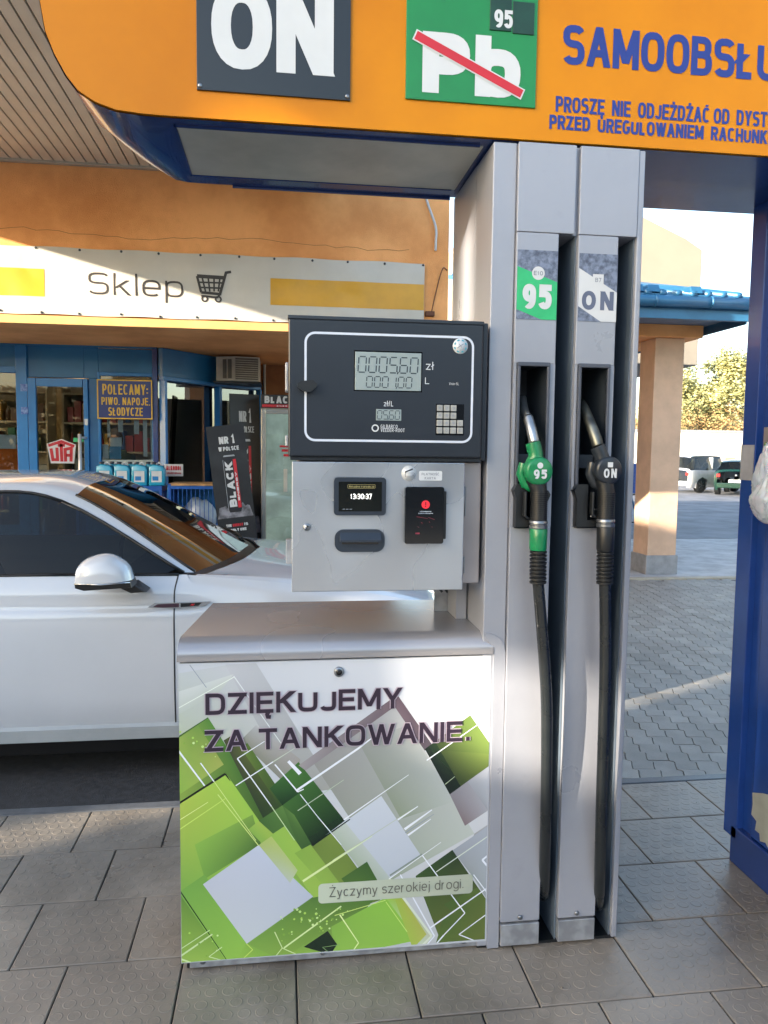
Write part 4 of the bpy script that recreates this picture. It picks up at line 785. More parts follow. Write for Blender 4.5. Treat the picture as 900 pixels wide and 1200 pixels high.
for s_ in rest:
    b_ = len(vs); dz = random.uniform(-.001, .001)
    for sc_, h in ((1, -.004), (.96, 0)):
        for x, y in ol: X = x*sc_; Y = y*sc_; vs.append((s_[2]+X*ct_-Y*st_, s_[3]+X*st_+Y*ct_, .0125+h+dz))
    m = len(ol); fs.append(tuple(range(b_+m, b_+2*m)))
    for k in range(m): fs.append((b_+k, b_+(k+1) % m, b_+m+(k+1) % m, b_+m+k))
me = bpy.data.meshes.new('paver_field'); me.from_pydata(vs, [], fs); me.materials.append(m_paver); o = bpy.data.objects.new('paver_field', me); COL.objects.link(o); o.parent = pav; o['kind'] = 'stuff'
# walk strip and kerb line near the post, asphalt lot behind
m_walk = mat('worn_concrete', '#a39c8c', .75, 0, .12, 4, .3, 80, wear=.35)
mb = MB(); mb.box(3.0, 16, 9.03, 9.16, -.002, .030, .008); struct(mb.build('kerb_line', m_walk))
mb = MB(); mb.box(3.2, 60, 13.5, 90, .004, .008); struct(mb.build('car_park', mat('pale_asphalt', '#70737a', .75, 0, .14, 1.2, .4, 60, wear=.5, col2='#5a5e66')))

# ================================================================== WHITE CAR
def cr(a, b, c, d, t): return tuple(0.5*((2*b[k])+(c[k]-a[k])*t+(2*a[k]-5*b[k]+4*c[k]-d[k])*t*t+(3*b[k]-a[k]-3*c[k]+d[k])*t**3) for k in range(3))
class Loft:
    """control rows (stations) x columns (profile points), refined with a spline; cells become separate parts"""
    def __init__(s, rows, nu, nv, sharp_i=(), sharp_j=()):
        s.rows = rows; s.nu = nu; s.nv = nv; s.si = set(sharp_i); s.sj = set(sharp_j)
    def seq(s, seq, k, t, sharp):
        n = len(seq); b = seq[k]; c = seq[k+1]
        a = seq[k-1] if k > 0 and k not in sharp else tuple(2*b[q]-c[q] for q in range(3))
        d = seq[k+2] if k+2 < n and (k+1) not in sharp else tuple(2*c[q]-b[q] for q in range(3))
        return cr(a, b, c, d, t)
    def point(s, i, ti, j, tj):
        cols = []
        lo = max(0, j-1); hi = min(len(s.rows[0])-1, j+2)
        for jj in range(lo, hi+1): cols.append(s.seq([r[jj] for r in s.rows], i, ti, s.si))
        k = j-lo; sh = {q-lo for q in s.sj}
        return s.seq(cols, k, tj, sh)
    def patch(s, mb, cells, mi=0, skip=None, sides=(-1, 1)):
        key = {}; mb.mi = mi
        def V(i, a, j, b, sd):
            i2, a2 = (i+1, 0) if a == s.nu else (i, a); j2, b2 = (j+1, 0) if b == s.nv else (j, b)
            k = (i2, a2, j2, b2, sd)
            if k not in key:
                p = Vector(s.point(i, a/s.nu, j, b/s.nv)); p = Vector((p.x, p.y*sd, p.z))
                if skip: p = skip(p)
                key[k] = mb.bm.verts.new(p)
            return key[k]
        for (i, j) in cells:
            for sd in sides:
                for a in range(s.nu):
                    for b in range(s.nv):
                        q = [V(i, a, j, b, sd), V(i, a+1, j, b, sd), V(i, a+1, j, b+1, sd), V(i, a, j, b+1, sd)]
                        q = list(dict.fromkeys(q)) if sd > 0 else list(dict.fromkeys(q[::-1]))
                        if skip:
                            c = sum((v.co for v in q), Vector())/len(q)
                            if any((c.x-w_[0])**2+(c.z-w_[1])**2 < (w_[2]*.97)**2 and abs(c.y) > .5 for w_ in s.arch): continue
                        if len(q) > 2:
                            try: f = mb.bm.faces.new(q); f.material_index = mi; f.smooth = True
                            except ValueError: pass
m_paint = mat('white_car_paint', '#bcc2ca', .22, 0, .015, 2, coat=1.0)
m_tint = glass('tinted_car_glass', (.24, .26, .25), .02, .7)
m_wind = glass('windscreen_glass', (.30, .27, .24), .02, 3.0)
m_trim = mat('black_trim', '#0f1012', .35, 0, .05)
m_chrome = mat('chrome', '#c8cacc', .12, 1.0, .03)
m_skirt = mat('grey_skirt', '#777d80', .45, 0, .08, 6)
def make_car():
    YC, X0 = 4.63, 0.0
    t = thing('parked_car', 'white car with tinted side windows parked at the pump behind the dispenser', 'car', (X0-1.4, YC, 0))
    W = .93
    def sec(x, w, zs, top):
        """x: list of x per column (or one), zs: z of the side columns"""
        return None
    # columns: 0 sill,1,2 flank,3 below crease,4 crease,5 shoulder,6 belt,7 window top,8 rail,9 quarter,10 centre
    def row(x, y, z):
        xs = x if isinstance(x, (list, tuple)) else [x]*11
        return [(a-X0, b, c) for a, b, c in zip(xs, y, z)]
    body_y = [.86, .915, .932, .930, .910, .902, .865]
    rows = [
     row(-3.86, [.60, .66, .70, .70, .69, .67, .64, .60, .55, .35, 0], [.30, .42, .60, .75, .82, .90, .95, .99, 1.01, 1.03, 1.035]),
     row(-3.74, [.78, .84, .87, .86, .85, .83, .79, .75, .70, .42, 0], [.24, .36, .56, .78, .86, .94, 1.0, 1.03, 1.05, 1.075, 1.08]),
     row([-3.3]*7+[-3.35, -3.3, -3.25, -3.22], [.84, .90, .92, .915, .905, .88, .84, .79, .75, .45, 0], [.20, .30, .55, .80, .87, .95, 1.01, 1.05, 1.08, 1.12, 1.14]),
     row([-2.8]*7+[-2.9, -2.8, -2.7, -2.65], [.86, .915, .93, .925, .915, .895, .86, .72, .66, .42, 0], [.20, .30, .55, .80, .865, .95, 1.015, 1.20, 1.27, 1.31, 1.325]),
     row([-2.0]*7+[-2.1, -2.1, -2.0, -1.95], body_y+[.69, .63, .40, 0], [.20, .30, .55, .80, .862, .945, 1.012, 1.345, 1.40, 1.45, 1.46]),
     row([-1.52]*7+[-1.5, -1.5, -1.5, -1.5], body_y+[.68, .62, .40, 0], [.20, .30, .55, .80, .860, .94, 1.010, 1.395, 1.435, 1.475, 1.485]),
     row([-1.02]*7+[-1.085, -1.03, -1.01, -.99], body_y+[.685, .645, .42, 0], [.20, .30, .55, .80, .850, .935, 1.010, 1.352, 1.377, 1.425, 1.437]),
     row([-.515]*6+[-.50, -.475, -.43, -.28, -.20], [.86, .915, .932, .930, .910, .902, .868, .852, .82, .50, 0], [.20, .30, .55, .80, .852, .930, 1.006, 1.014, 1.008, 1.032, 1.040]),
     row([-.33, -.33, -.33, -.33, -.33, -.33, -.42, -.41, -.375, -.215, -.13], [.86, .912, .927, .922, .912, .895, .866, .848, .81, .49, 0], [.20, .30, .55, .80, .848, .925, 1.000, 1.004, .998, 1.022, 1.030]),
     row(.05, [.855, .905, .92, .915, .905, .885, .84, .80, .74, .46, 0], [.20, .30, .54, .78, .838, .905, .950, .966, .975, .995, 1.0]),
     row([.45]*11, [.83, .88, .90, .895, .88, .855, .80, .75, .69, .42, 0], [.20, .30, .52, .73, .80, .85, .888, .902, .912, .932, .938]),
     row([.76, .77, .78, .78, .78, .78, .78, .79, .80, .82, .84], [.70, .76, .79, .78, .77, .75, .70, .66, .60, .38, 0], [.20, .30, .50, .66, .72, .76, .80, .81, .82, .84, .845]),
     row([.84, .86, .87, .87, .87, .87, .87, .88, .89, .91, .93], [.50, .55, .58, .58, .57, .55, .52, .50, .46, .30, 0], [.22, .30, .48, .58, .63, .67, .70, .71, .72, .74, .745]),
     row([.80, .82, .84, .85, .86, .86, .87, .88, .89, .91, .92], [.46, .48, .50, .50, .50, .49, .47, .45, .42, .28, 0], [.20, .22, .26, .30, .34, .38, .42, .44, .46, .47, .48])]
    lf = Loft(rows, 7, 4, sharp_i=(), sharp_j=(4, 6, 7, 8)); lf.arch = [(0.0, .335, .375), (-2.82, .335, .375)]
    def sk(p):
        q = Vector(p)
        for wx, wz, r_ in lf.arch:
            d = Vector((q.x-wx, 0, q.z-wz))
            if 1e-4 < d.length < r_ and abs(q.y) > .5: d = d.normalized()*r_; q = Vector((wx+d.x, q.y, wz+d.z))
        return q
    def part(name, cells, m_, skip=True, parent=t, post=None, sides=(-1, 1)):
        mb = MB(); lf.patch(mb, cells, 0, sk if skip else None, sides)
        if post: post(mb)
        bmesh.ops.translate(mb.bm, verts=mb.bm.verts[:], vec=Vector((X0, YC, 0)))
        return mb.build(name, m_, parent, recalc=True)
    part('body', [(i, j) for i in (0, 1, 2, 3, 4) for j in range(6)]+[(i, j) for i in (0, 1) for j in range(6, 10)]+[(i, j) for i in (11, 12) for j in range(10)]+[(3, 7), (4, 7), (5, 7), (6, 7)]+[(i, j) for i in (3, 4, 5) for j in (8, 9)], m_paint)
    part('rear_window', [(2, 6), (2, 7), (2, 8), (2, 9)], m_tint)
    part('front_fender', [(i, j) for i in (7, 8, 9, 10) for j in range(6)], m_paint, sides=(1,)); part('front_fender', [(i, j) for i in (7, 8, 9, 10) for j in range(6)], m_paint, sides=(-1,))
    part('bonnet', [(i, j) for i in (8, 9, 10) for j in (6, 7, 8, 9)], m_paint)
    cw = part('cowl', [(7, 6), (7, 7), (7, 8), (7, 9)], m_trim)
    part('front_door', [(i, j) for i in (5, 6) for j in range(6)], m_paint, sides=(1,)); dr = part('front_door', [(i, j) for i in (5, 6) for j in range(6)], m_paint, sides=(-1,))
    part('windscreen', [(6, 8), (6, 9)], m_wind)
    part('side_window', [(i, 6) for i in (3, 4, 5, 6)], m_tint, sides=(1,)); wn = part('side_window', [(i, 6) for i in (3, 4, 5, 6)], m_tint, sides=(-1,))
    # inner shell, seats, dashboard
    mb = MB(); mb.box(-3.4, -.5, YC-.78, YC+.78, .22, .60); mb.box(-.85, -.32, YC-.76, YC+.76, .6, .99, .05)
    for yy in (-.40, .40):
        mb.box(-2.05, -1.45, YC+yy-.25, YC+yy+.25, .5, .72, .06); mb.prism([(-2.0, .70), (-1.78, .70), (-2.0, 1.18), (-2.12, 1.18)], 'y', YC+yy-.24, YC+yy+.24, .04); mb.box(-2.12, -2.0, YC+yy-.13, YC+yy+.13, 1.2, 1.33, .04)
    mb.build('interior', mat('dark_interior', '#1b1b1c', .8, 0, .1), t)
    mb = MB(); ring = [(-.93+.06*math.cos(a)*1, YC+.38+.18*math.cos(a), .97+.17*math.sin(a)) for a in [R(20*k) for k in range(18)]]; mb.tube(ring, .014, 8, closed=True); mb.build('steering_wheel', m_trim, t)
    # door gaps, window trims
    mb = MB()
    for sd in (-1,):
        for i, ti in ((7, 0.0),):
            pts = []
            for j in range(0, 6):
                for k in range(5): p = lf.point(6, 1.0, j, k/4); pts.append(Vector((p[0]+X0, YC+sd*p[1]*1.0, p[2])))
            mb.tube([p+Vector((0, -.0005, 0)) for p in pts], .0035, 6)
    mb.build('door_gap', m_trim, dr)
    mb = MB(); pts = [Vector((p[0]+X0, YC-p[1]-.002, p[2])) for p in [lf.point(i, k/6, 6, 0) for i in (3, 4, 5, 6) for k in range(7)]]; mb.tube(pts, .0075, 6)
    pts = [Vector((p[0]+X0, YC-p[1]-.002, p[2])) for p in [lf.point(i, k/6, 6, 1.0) for i in (3, 4, 5, 6) for k in range(7)]]; mb.tube(pts, .008, 6); mb.build('window_trim', m_trim, wn)
    # windscreen edge bands
    mb = MB(); pts = [Vector((p[0]+X0, YC-p[1], p[2]+.003)) for p in [lf.point(6, k/8, 8, 0.02) for k in range(9)]]; mb.tube(pts, .008, 6)
    mb.build('windscreen_seal', m_trim, t); mb = MB()
    pts = [Vector((p[0]+X0, YC+p[1], p[2]+.004)) for p in [lf.point(6, k/8, 8, 0.05) for k in range(9)]]; mb.tube(pts, .020, 6); mb.build('windscreen_seal', m_trim, t)
    mb = MB(); mb.tube([(-.30, YC-.45, 1.04), (-.30, YC-.2, 1.050), (-.33, YC+.25, 1.066)], .008, 6); mb.tube([(-.25, YC+.25, 1.06), (-.31, YC+.6, 1.052), (-.40, YC+.66, 1.075)], .009, 6); mb.build('wiper', m_trim, t)
    # skirt, belt
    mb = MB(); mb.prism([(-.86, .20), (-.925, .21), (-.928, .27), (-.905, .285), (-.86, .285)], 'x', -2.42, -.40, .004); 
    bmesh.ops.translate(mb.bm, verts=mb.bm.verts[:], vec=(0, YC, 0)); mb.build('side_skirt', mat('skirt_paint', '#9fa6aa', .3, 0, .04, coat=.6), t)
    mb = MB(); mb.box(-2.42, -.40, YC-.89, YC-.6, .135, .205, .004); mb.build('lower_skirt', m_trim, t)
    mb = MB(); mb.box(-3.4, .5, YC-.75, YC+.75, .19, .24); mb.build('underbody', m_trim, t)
    # fender blade trim with a small emblem
    yb = YC-.927
    mb = MB(); a = [(-0.638,0.858),(-0.606,0.878),(-0.339,0.882),(-0.367,0.861),(-0.507,0.851)]; mb.prism(a, 'y', yb+.006, yb-.003, .001); bl = mb.build('fender_blade', m_chrome, t)
    mb = MB(); a = [(-0.614,0.860),(-0.590,0.873),(-0.491,0.876),(-0.491,0.857),(-0.567,0.856)]; mb.prism(a, 'y', yb-.003, yb-.0045); mb.build('blade_inlay', mat('plum_inlay', '#4a3340', .25, .2, .1), bl)
    mb = MB(); a = [(-0.483,0.876),(-0.383,0.878),(-0.399,0.862),(-0.483,0.857)]; mb.prism(a, 'y', yb-.003, yb-.0045); mb.mi = 1; a = [(-0.439,0.864),(-0.431,0.873),(-0.415,0.872),(-0.423,0.864)]; mb.prism(a, 'y', yb-.0046, yb-.0056); mb.build('emblem', [m_blackg, m_red], bl)
    # mirror
    my = 3.58
    o2 = [(a_[0], a_[1]) for a_ in [(-0.933,1.010),(-0.928,1.062),(-0.897,1.105),(-0.844,1.130),(-0.784,1.135),(-0.731,1.111),(-0.694,1.075),(-0.676,1.019)]]
    o2 = [(v.x, v.z) for v in smoothpath([(p[0], 0, p[1]) for p in o2], 5)]
    mb = MB(); c0 = (sum(p[0] for p in o2)/len(o2), sum(p[1] for p in o2)/len(o2)); rings = []
    for y, s_ in ((my-.088, .30), (my-.084, .50), (my-.075, .70), (my-.060, .86), (my-.040, .95), (my-.015, .995), (my+.015, 1.0), (my+.045, .97), (my+.065, .85)):
        rings.append([mb.bm.verts.new((c0[0]+(p[0]-c0[0])*s_, y, min(p[1], 1e9) if False else (o2[0][1]+(p[1]-o2[0][1])*(s_ if p[1] > o2[0][1]+.004 else 1)))) for p in o2])
    for a, b in zip(rings[:-1], rings[1:]):
        for k in range(len(a)): f = mb.bm.faces.new((a[k], a[(k+1) % len(a)], b[(k+1) % len(a)], b[k])); f.smooth = True
    mb.bm.faces.new(rings[0]); mb.bm.faces.new(rings[-1]); mr = mb.build('mirror', m_paint, t, smooth=60)
    mb = MB(); x0, x1 = o2[0][0], o2[-1][0]; zb = o2[0][1]
    mb.prism([(x0+.01, zb-.001), (x1-.004, zb+.006), (x1+.002, zb-.022), (x0+.05, zb-.034), (x0+.012, zb-.022)], 'y', my-.07, my+.06, .006); mb.prism([(x1-.10, zb-.025), (x1-.005, zb-.02), (x1+.05, zb-.060), (x1-.02, zb-.064)], 'y', my+.02, my+.14, .006); mb.build('mirror_base', m_trim, mr)
    mb = MB(); mb.tube([(x0+.012, my-.074, zb-.001), ((x0+x1)/2, my-.088, zb-.003), (x1-.004, my-.072, zb+.003)], .0035, 6); mb.build('chrome_strip', m_chrome, mr)
    # wheels
    for wx in (0.0, -2.82):
        for sd in (-1, 1):
            yw = YC+sd*.80; mb = MB(); mb.lathe((wx+X0, yw-sd*.11, .335), (0, sd, 0), [(.22, 0), (.30, 0), (.33, .02), (.335, .05), (.335, .17), (.325, .20), (.30, .215), (.235, .21)], 36); wh = mb.build('wheel', m_black, t)
            mb = MB(); mb.lathe((wx+X0, yw, .335), (0, sd, 0), [(.232, .0), (.232, .09), (.215, .095), (.20, .06), (.06, .05), (.055, .08), (.0, .085)], 30)
            for k in range(5): a_ = R(72*k); mb.tube([(wx+X0+.05*math.cos(a_), yw+sd*.075, .335+.05*math.sin(a_)), (wx+X0+.22*math.cos(a_), yw+sd*.085, .335+.22*math.sin(a_))], [.03, .02], 8)
            mb.build('rim', m_chrome, wh)
    mb = MB(); mb.box(.74, .845, YC-.66, YC-.42, .62, .70, .02); mb.build('headlight', m_chrome, t)
    mb = MB(); mb.box(.74, .845, YC+.42, YC+.66, .62, .70, .02); mb.build('headlight', m_chrome, t)
    return t
make_car()

# ================================================================== SHOP BUILDING
m_peach = mat('orange_render', '#f0ae70', .85, 0, .10, 1.6, .5, 140, wear=.16, col2='#dd9558')
m_ledge = mat('pale_orange_render', '#d9a368', .85, 0, .10, 3, .5, 160)
m_soffit = mat('cream_slat', '#cfc3b0', .45, .0, .05, 2, objvar=.02)
m_bshop = mat('shop_blue_paint', '#1b699c', .4, 0, .08, 2.5, .02, 30, coat=.05, wear=.1)
m_bshopd = mat('shop_blue_frame', '#1c72b4', .38, 0, .06, 3, coat=.08)
sh = thing('shop_building', 'orange rendered shop with blue framed door and windows under a deep overhang', 'building', (-3, 8, 0))
SY = 7.9
mb = MB(); mb.box(-9, 1.44, 6.6, 6.85, 2.655, 4.3); mb.build('fascia_wall', m_peach, sh)
mb = MB(); mb.box(-9, 1.435, 6.575, 6.62, 2.620, 2.69, .006); mb.build('fascia_ledge', m_ledge, sh)
mb = MB(); mb.box(-9, 1.43, 6.62, 10.0, 2.625, 2.655); mb.build('overhang_soffit', m_peach, sh)
mb = MB(); mb.box(-9, 1.44, 6.9, 16, 4.2, 4.35); mb.build('roof', m_asph, sh)
mb = MB(); mb.box(-.30, 1.40, 9.25, 9.45, .15, 2.625); mb.box(1.25, 1.44, 9.45, 16, .15, 4.2); mb.box(-9, 1.2, 15.8, 16, .15, 4.2); mb.box(-9, -8.8, 7.9, 16, .15, 4.2); mb.box(-9, 1.44, 7.0, 7.2, 2.66, 2.9) ; mb.build('side_wall', m_peach, sh)
mb = MB(); mb.box(-9, 1.3, 6.32, 16, .0, .145); struct(mb.build('pavement', m_kerb))
mb = MB(); mb.box(-8.8, 1.2, 8.02, 15.7, .146, .150); mb.build('floor', mat('shop_floor', '#6d675f', .35, 0, .1, 3), sh)
mb = MB(); mb.box(-8.8, .9, 10.9, 11.0, .15, 2.6); mb.build('back_wall', mat('interior_cream', '#b7a27a', .7, 0, .08, 2), sh)
# blue frontage, front run (parallel to the road)
def shop_x(u): return -2.716+u*.008055
def shop_z(v): return 1.62+(523.7-v)*.00895
def sbox(name, u0, u1, v0, v1, y0, y1, m_, parent=sh, bev=.004):
    mb = MB(); mb.box(shop_x(u0), shop_x(u1), y0, y1, shop_z(v1), shop_z(v0), bev); return mb.build(name, m_, parent)
gl_shop = glass('shop_glass', (.80, .83, .82), .01, 1.0)
for (u0, u1, v0, v1) in [(-400, 24, 413, 440), (26, 96, 413, 447), (96, 113, 413, 447), (101, 112, 447, 690), (113, 181, 414, 440)]: sbox('blue_panel', u0, u1, v0, v1, SY+.02, SY+.05, m_bshop)
sbox('top_rail', -400, 184, 403, 413, SY, SY+.08, m_bshop)
sbox('head_rail', -400, 17, 436, 443, SY-.005, SY+.06, m_bshopd)
post1 = sbox('frame_post', 17, 30, 413, 690, SY-.01, SY+.07, m_bshopd)
for v in (459, 484): 
    mb = MB(); X0_, Z0_ = shop_x(27), shop_z(v); mb.box(X0_-.035, X0_+.03, SY-.012, SY-.0145, Z0_-.035, Z0_+.035); mb.build('notice_sticker', mat('navy_sticker', '#1c3c86', .4, 0, .5, 40, col2='#7fa0cf'), post1)
sbox('left_window', -380, 17, 443, 610, SY+.02, SY+.026, gl_shop, bev=0)
sbox('sill_panel', -400, 17, 610, 690, SY, SY+.05, m_bshop)
sbox('frame_post', 178, 184, 413, 690, SY-.012, SY+.07, mat('mottled_post', '#4a4a66', .35, .1, .3, 6, col2='#2a3f78'))  # mottled purple-grey and blue
sbox('mullion', -190, -184, 413, 690, SY-.01, SY+.06, m_bshopd)
# door
dr = MB(); 
for (u0, u1, v0, v1) in [(30, 40, 448, 690), (95, 101, 448, 690), (40, 95, 448, 457), (40, 95, 640, 690)]: dr.box(shop_x(u0)+.002, shop_x(u1)-.002, SY-.008, SY+.04, shop_z(v1), shop_z(v0), .004)
door_o = dr.build('door', m_bshopd, sh)
sbox('door_glass', 40, 95, 457, 640, SY+.012, SY+.018, gl_shop, door_o, bev=0)
mb = MB(); X_ = shop_x(92); mb.tube([(X_, SY-.07, shop_z(509)), (X_, SY-.07, shop_z(600))], .017, 10)
for v in (513, 595): mb.tube([(X_, SY-.07, shop_z(v)), (X_+.05, SY-.005, shop_z(v))], .012, 8)
mb.build('door_handle', mat('white_metal', '#c9cbd2', .3, .2, .04), door_o)
sbox('green_notice', 82, 94, 513, 517.5, SY+.008, SY+.011, m_stickg, door_o, bev=0)
sbox('bell_box', 97, 101, 492, 499, SY-.03, SY-.012, m_white, sh)
# pentagon sign on the door
def uta(y):
    mb = MB(); P = lambda u, v: (shop_x(u), shop_z(v))
    mb.prism([P(*p) for p in [(50.5, 520), (68, 514.5), (85, 520.5), (82.5, 541.5), (55, 541.5)]], 'y', y, y-.002); o = mb.build('pentagon_sticker', m_white, door_o); mb = MB(); w_ = .030
    ribbon(mb, [P(52.5, 522), P(68, 517.2), P(83, 522.5)], .028, y-.003, None, lambda a, yy: (a[0], yy, a[1]))
    for pts in ([(55.5, 525), (57.5, 537.5), (63, 537.5), (62.5, 524)], [(67.5, 519), (68, 539.5)], [(63.5, 521.5), (72, 521.5)], [(72.5, 539.5), (72, 526), (79.5, 524.5), (78.8, 539.5)], [(72.8, 532.5), (78.6, 532.5)]):
        ribbon(mb, [P(*p) for p in pts], w_, y-.0031, None, lambda a, yy: (a[0], yy, a[1]))
    mb.build('lettering', m_red, o, recalc=False)
uta(SY+.009)
# right-hand window of the straight run
wf = MB()
for (u0, u1, v0, v1) in [(112, 115, 440, 700), (177, 178.5, 440, 700), (115, 177, 440, 444), (115, 177, 555, 566)]: wf.box(shop_x(u0), shop_x(u1), SY-.005, SY+.05, shop_z(v1), shop_z(v0), .003)
win = wf.build('window', m_bshopd, sh)
sbox('pane', 115, 177, 444, 537, SY+.02, SY+.026, gl_shop, win, bev=0)
sbox('frosted_band', 115.5, 176.5, 537, 555, SY+.018, SY+.028, mat('frosted_band', '#9ba6a3', .4, 0, .08, 5), win, bev=0)
sbox('sill_panel', 112, 178, 566, 690, SY, SY+.05, m_bshop)
m_paper = mat('paper', '#c3c8cc', .7, 0, .06, 9)
for (u0, u1, v0, v1) in [(135, 141, 490, 506), (154, 160, 490, 508), (165, 170, 490, 533), (174, 177, 490, 540), (122, 125.5, 492, 512), (115.5, 123, 520, 536), (125, 139, 512, 522)]: sbox('hanging_notice', u0, u1, v0, v1, SY+.034, SY+.036, m_paper, win, bev=0)
sbox('hanging_notice', 124, 138, 522, 536, SY+.034, SY+.036, mat('pale_blue_paper', '#4f93bb', .6, 0, .05), win, bev=0)
# angled run of the frontage
def ang(name, p, q, z0, z1, th_, m_, parent=sh, off=0.0, s0=0.0, s1=1.0, bev=.004):
    d = Vector((q[0]-p[0], q[1]-p[1], 0)); L_ = d.length; d.normalize(); n_ = Vector((d.y, -d.x, 0)); mb = MB(); mb.box(s0*L_, s1*L_, -th_, 0, z0, z1, bev)
    M = Matrix(((d.x, -n_.x, 0, p[0]+n_.x*off), (d.y, -n_.y, 0, p[1]+n_.y*off), (0, 0, 1, 0), (0, 0, 0, 1))); bmesh.ops.transform(mb.bm, matrix=M, verts=mb.bm.verts[:]); return mb.build(name, m_, parent)
Pa, Pb_, Pc = (-1.225, 7.9), (-.72, 8.6), (-.28, 8.95)
gl_ref = glass('reflecting_glass', (.35, .40, .45), .012, 5.0)
for (p, q) in ((Pa, Pb_), (Pb_, Pc)):
    ang('blue_panel', p, q, 2.34, 2.62, .06, m_bshop); fw = ang('angled_window', p, q, 2.30, 2.34, .07, m_bshopd, off=.006)
    ang('pane', p, q, .80, 2.30, .006, gl_ref, fw, off=-.03, bev=0); ang('frame_rail', p, q, .72, .80, .07, m_bshopd, fw); ang('sill_panel', p, q, .15, .72, .05, m_bshop)
    ang('mullion', p, q, .15, 2.30, .08, m_bshopd, fw, off=.01, s0=.955, s1=1.0); ang('mullion', p, q, .15, 2.30, .08, m_bshopd, fw, off=.01, s0=0, s1=.035)
ang('strip_light', Pa, Pb_, 2.37, 2.385, .02, m_white, off=.03, s0=.06, s1=.9)
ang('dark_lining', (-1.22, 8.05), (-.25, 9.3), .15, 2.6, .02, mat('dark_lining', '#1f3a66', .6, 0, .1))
# leftover lower interior: shelves with goods
m_ac0 = mat('lamp_white', '#c9c9c4', .5)
goods = [mat('goods_%s' % n_, c_, .4, 0, .1, 8) for n_, c_ in (('blue', '#2b4a7d'), ('brown', '#5a3a22'), ('gold', '#a5781f'), ('dark', '#22242a'), ('pale', '#a9a497'), ('green', '#2f5a37'), ('red', '#8a2a25'))]
def shelf(x0, x1, y, label):
    t = thing('shop_shelf', label, 'shelf', ((x0+x1)/2, y, .15)); rs = random.Random(int(x0*10))
    m_sh = mat('shelf_board', '#a8977a', .5, 0, .05)
    for z in (.5, .85, 1.2, 1.55, 1.90, 2.25): mb = MB(); mb.box(x0, x1, y, y+.35, z, z+.025, .003); mb.build('shelf_board', m_sh, t)
    mb = MB(); mb.box(x0-.02, x0, y, y+.36, .15, 2.4); mb.box(x1, x1+.02, y, y+.36, .15, 2.4); mb.box(x0, x1, y+.34, y+.36, .15, 2.4); mb.build('shelf_frame', m_sh, t)
    for z in (.525, .875, 1.225, 1.575, 1.925):
        x = x0+.03; base = rs.randrange(len(goods)); k = 0
        mb = MB()
        while x < x1-.1:
            w_ = rs.uniform(.06, .10); h_ = rs.uniform(.14, .28); mb.mi = (base+rs.choice((0, 0, 0, 1, 3))) % len(goods)
            if rs.random() < .5: mb.lathe((x+w_/2, y+.12, z), (0, 0, 1), [(w_*.42, 0), (w_*.42, h_*.65), (w_*.15, h_*.85), (w_*.15, h_)], 10)
            else: mb.box(x, x+w_, y+.05, y+.25, z, z+h_, .003)
            x += w_+.012
        o = mb.build('packed_goods', goods, t, stuff=True)
shelf(-4.6, -2.75, 9.4, 'shelf of packed goods behind the left shop window')
shelf(-2.60, -1.45, 9.6, 'shelf of cans and bottles seen through the shop door')
shelf(-1.35, -.75, 9.7, 'narrow shelf of goods behind the window under the yellow lettered sign')
mb = MB(); mb.prism([(-2.95+.0, 1.66), (-2.62, 1.64), (-2.60, 1.20), (-2.70, 1.13), (-2.88, 1.16)], 'y', 8.12, 8.20, .02); tag(mb.build('orange_bag', mat('orange_fabric', '#e06a14', .8, 0, .1, 8, .3, 40)), 'orange cloth bag hanging inside the left shop window', 'bag')
mb = MB(); mb.box(-2.86, -2.66, 8.10, 8.11, 1.60, 1.74); tag(mb.build('price_card', m_paper), 'white card pinned above the orange bag in the window', 'card')
mb = MB(); mb.box(-2.72, -2.60, 8.02, 8.03, .95, 1.27); tag(mb.build('window_notice', m_paper), 'white notice at the lower right of the left shop window', 'notice')
for k, (x, y) in enumerate(((-3.6, 8.8), (-1.9, 8.7))):
    cl_ = thing('ceiling_lamp', ['lit ceiling lamp inside the shop behind the left window', 'lit ceiling lamp inside the shop seen through the door glass'][k], 'lamp', (x, y, 2.55)); mb = MB(); mb.box(x-.35, x+.35, y-.09, y+.09, 2.545, 2.60, .005); mb.build('housing', m_ac0, cl_); mb = MB(); mb.box(x-.33, x+.33, y-.07, y+.07, 2.538, 2.545); mb.build('diffuser', mat('lit_diffuser', '#fff2d6', .5, emit=3.5), cl_)
# person seen dimly through the door: a green coat
ps = MB()
bm_ = ps.bm
def ell(c, r, seg=14):
    M = Matrix.Translation(c) @ Matrix.Diagonal((*r, 1)); rr_ = bmesh.ops.create_uvsphere(bm_, u_segments=seg, v_segments=10, radius=1, matrix=M)
    for v in rr_['verts']:
        for f in v.link_faces: f.smooth = True
sp_ = [((-1.88, 9.0, .15), .10), ((-1.88, 9.0, .55), .14), ((-1.88, 9.0, .95), .21), ((-1.88, 9.0, 1.2), .20), ((-1.88, 9.0, 1.45), .22), ((-1.88, 9.02, 1.54), .12), ((-1.88, 9.02, 1.6), .08)]
ps.tube(smoothpath([p for p, r_ in sp_], 4), [r_ for p, r_ in sp_ for _ in range(4)][:25], 16)
for sx in (-1, 1): ps.tube(smoothpath([(-1.88+sx*.20, 9.0, 1.46), (-1.88+sx*.27, 8.97, 1.2), (-1.88+sx*.22, 8.82, 1.02)], 5), [.075]*5+[.06]*5+[.05], 10)
pr_ = thing('person', 'person in a dull green coat standing inside the shop seen through the door glass', 'person', (-1.88, 9.0, .15))
ps.build('body', mat('green_coat', '#4d5a3c', .9, 0, .15, 12, .4, 40), pr_, smooth=60)
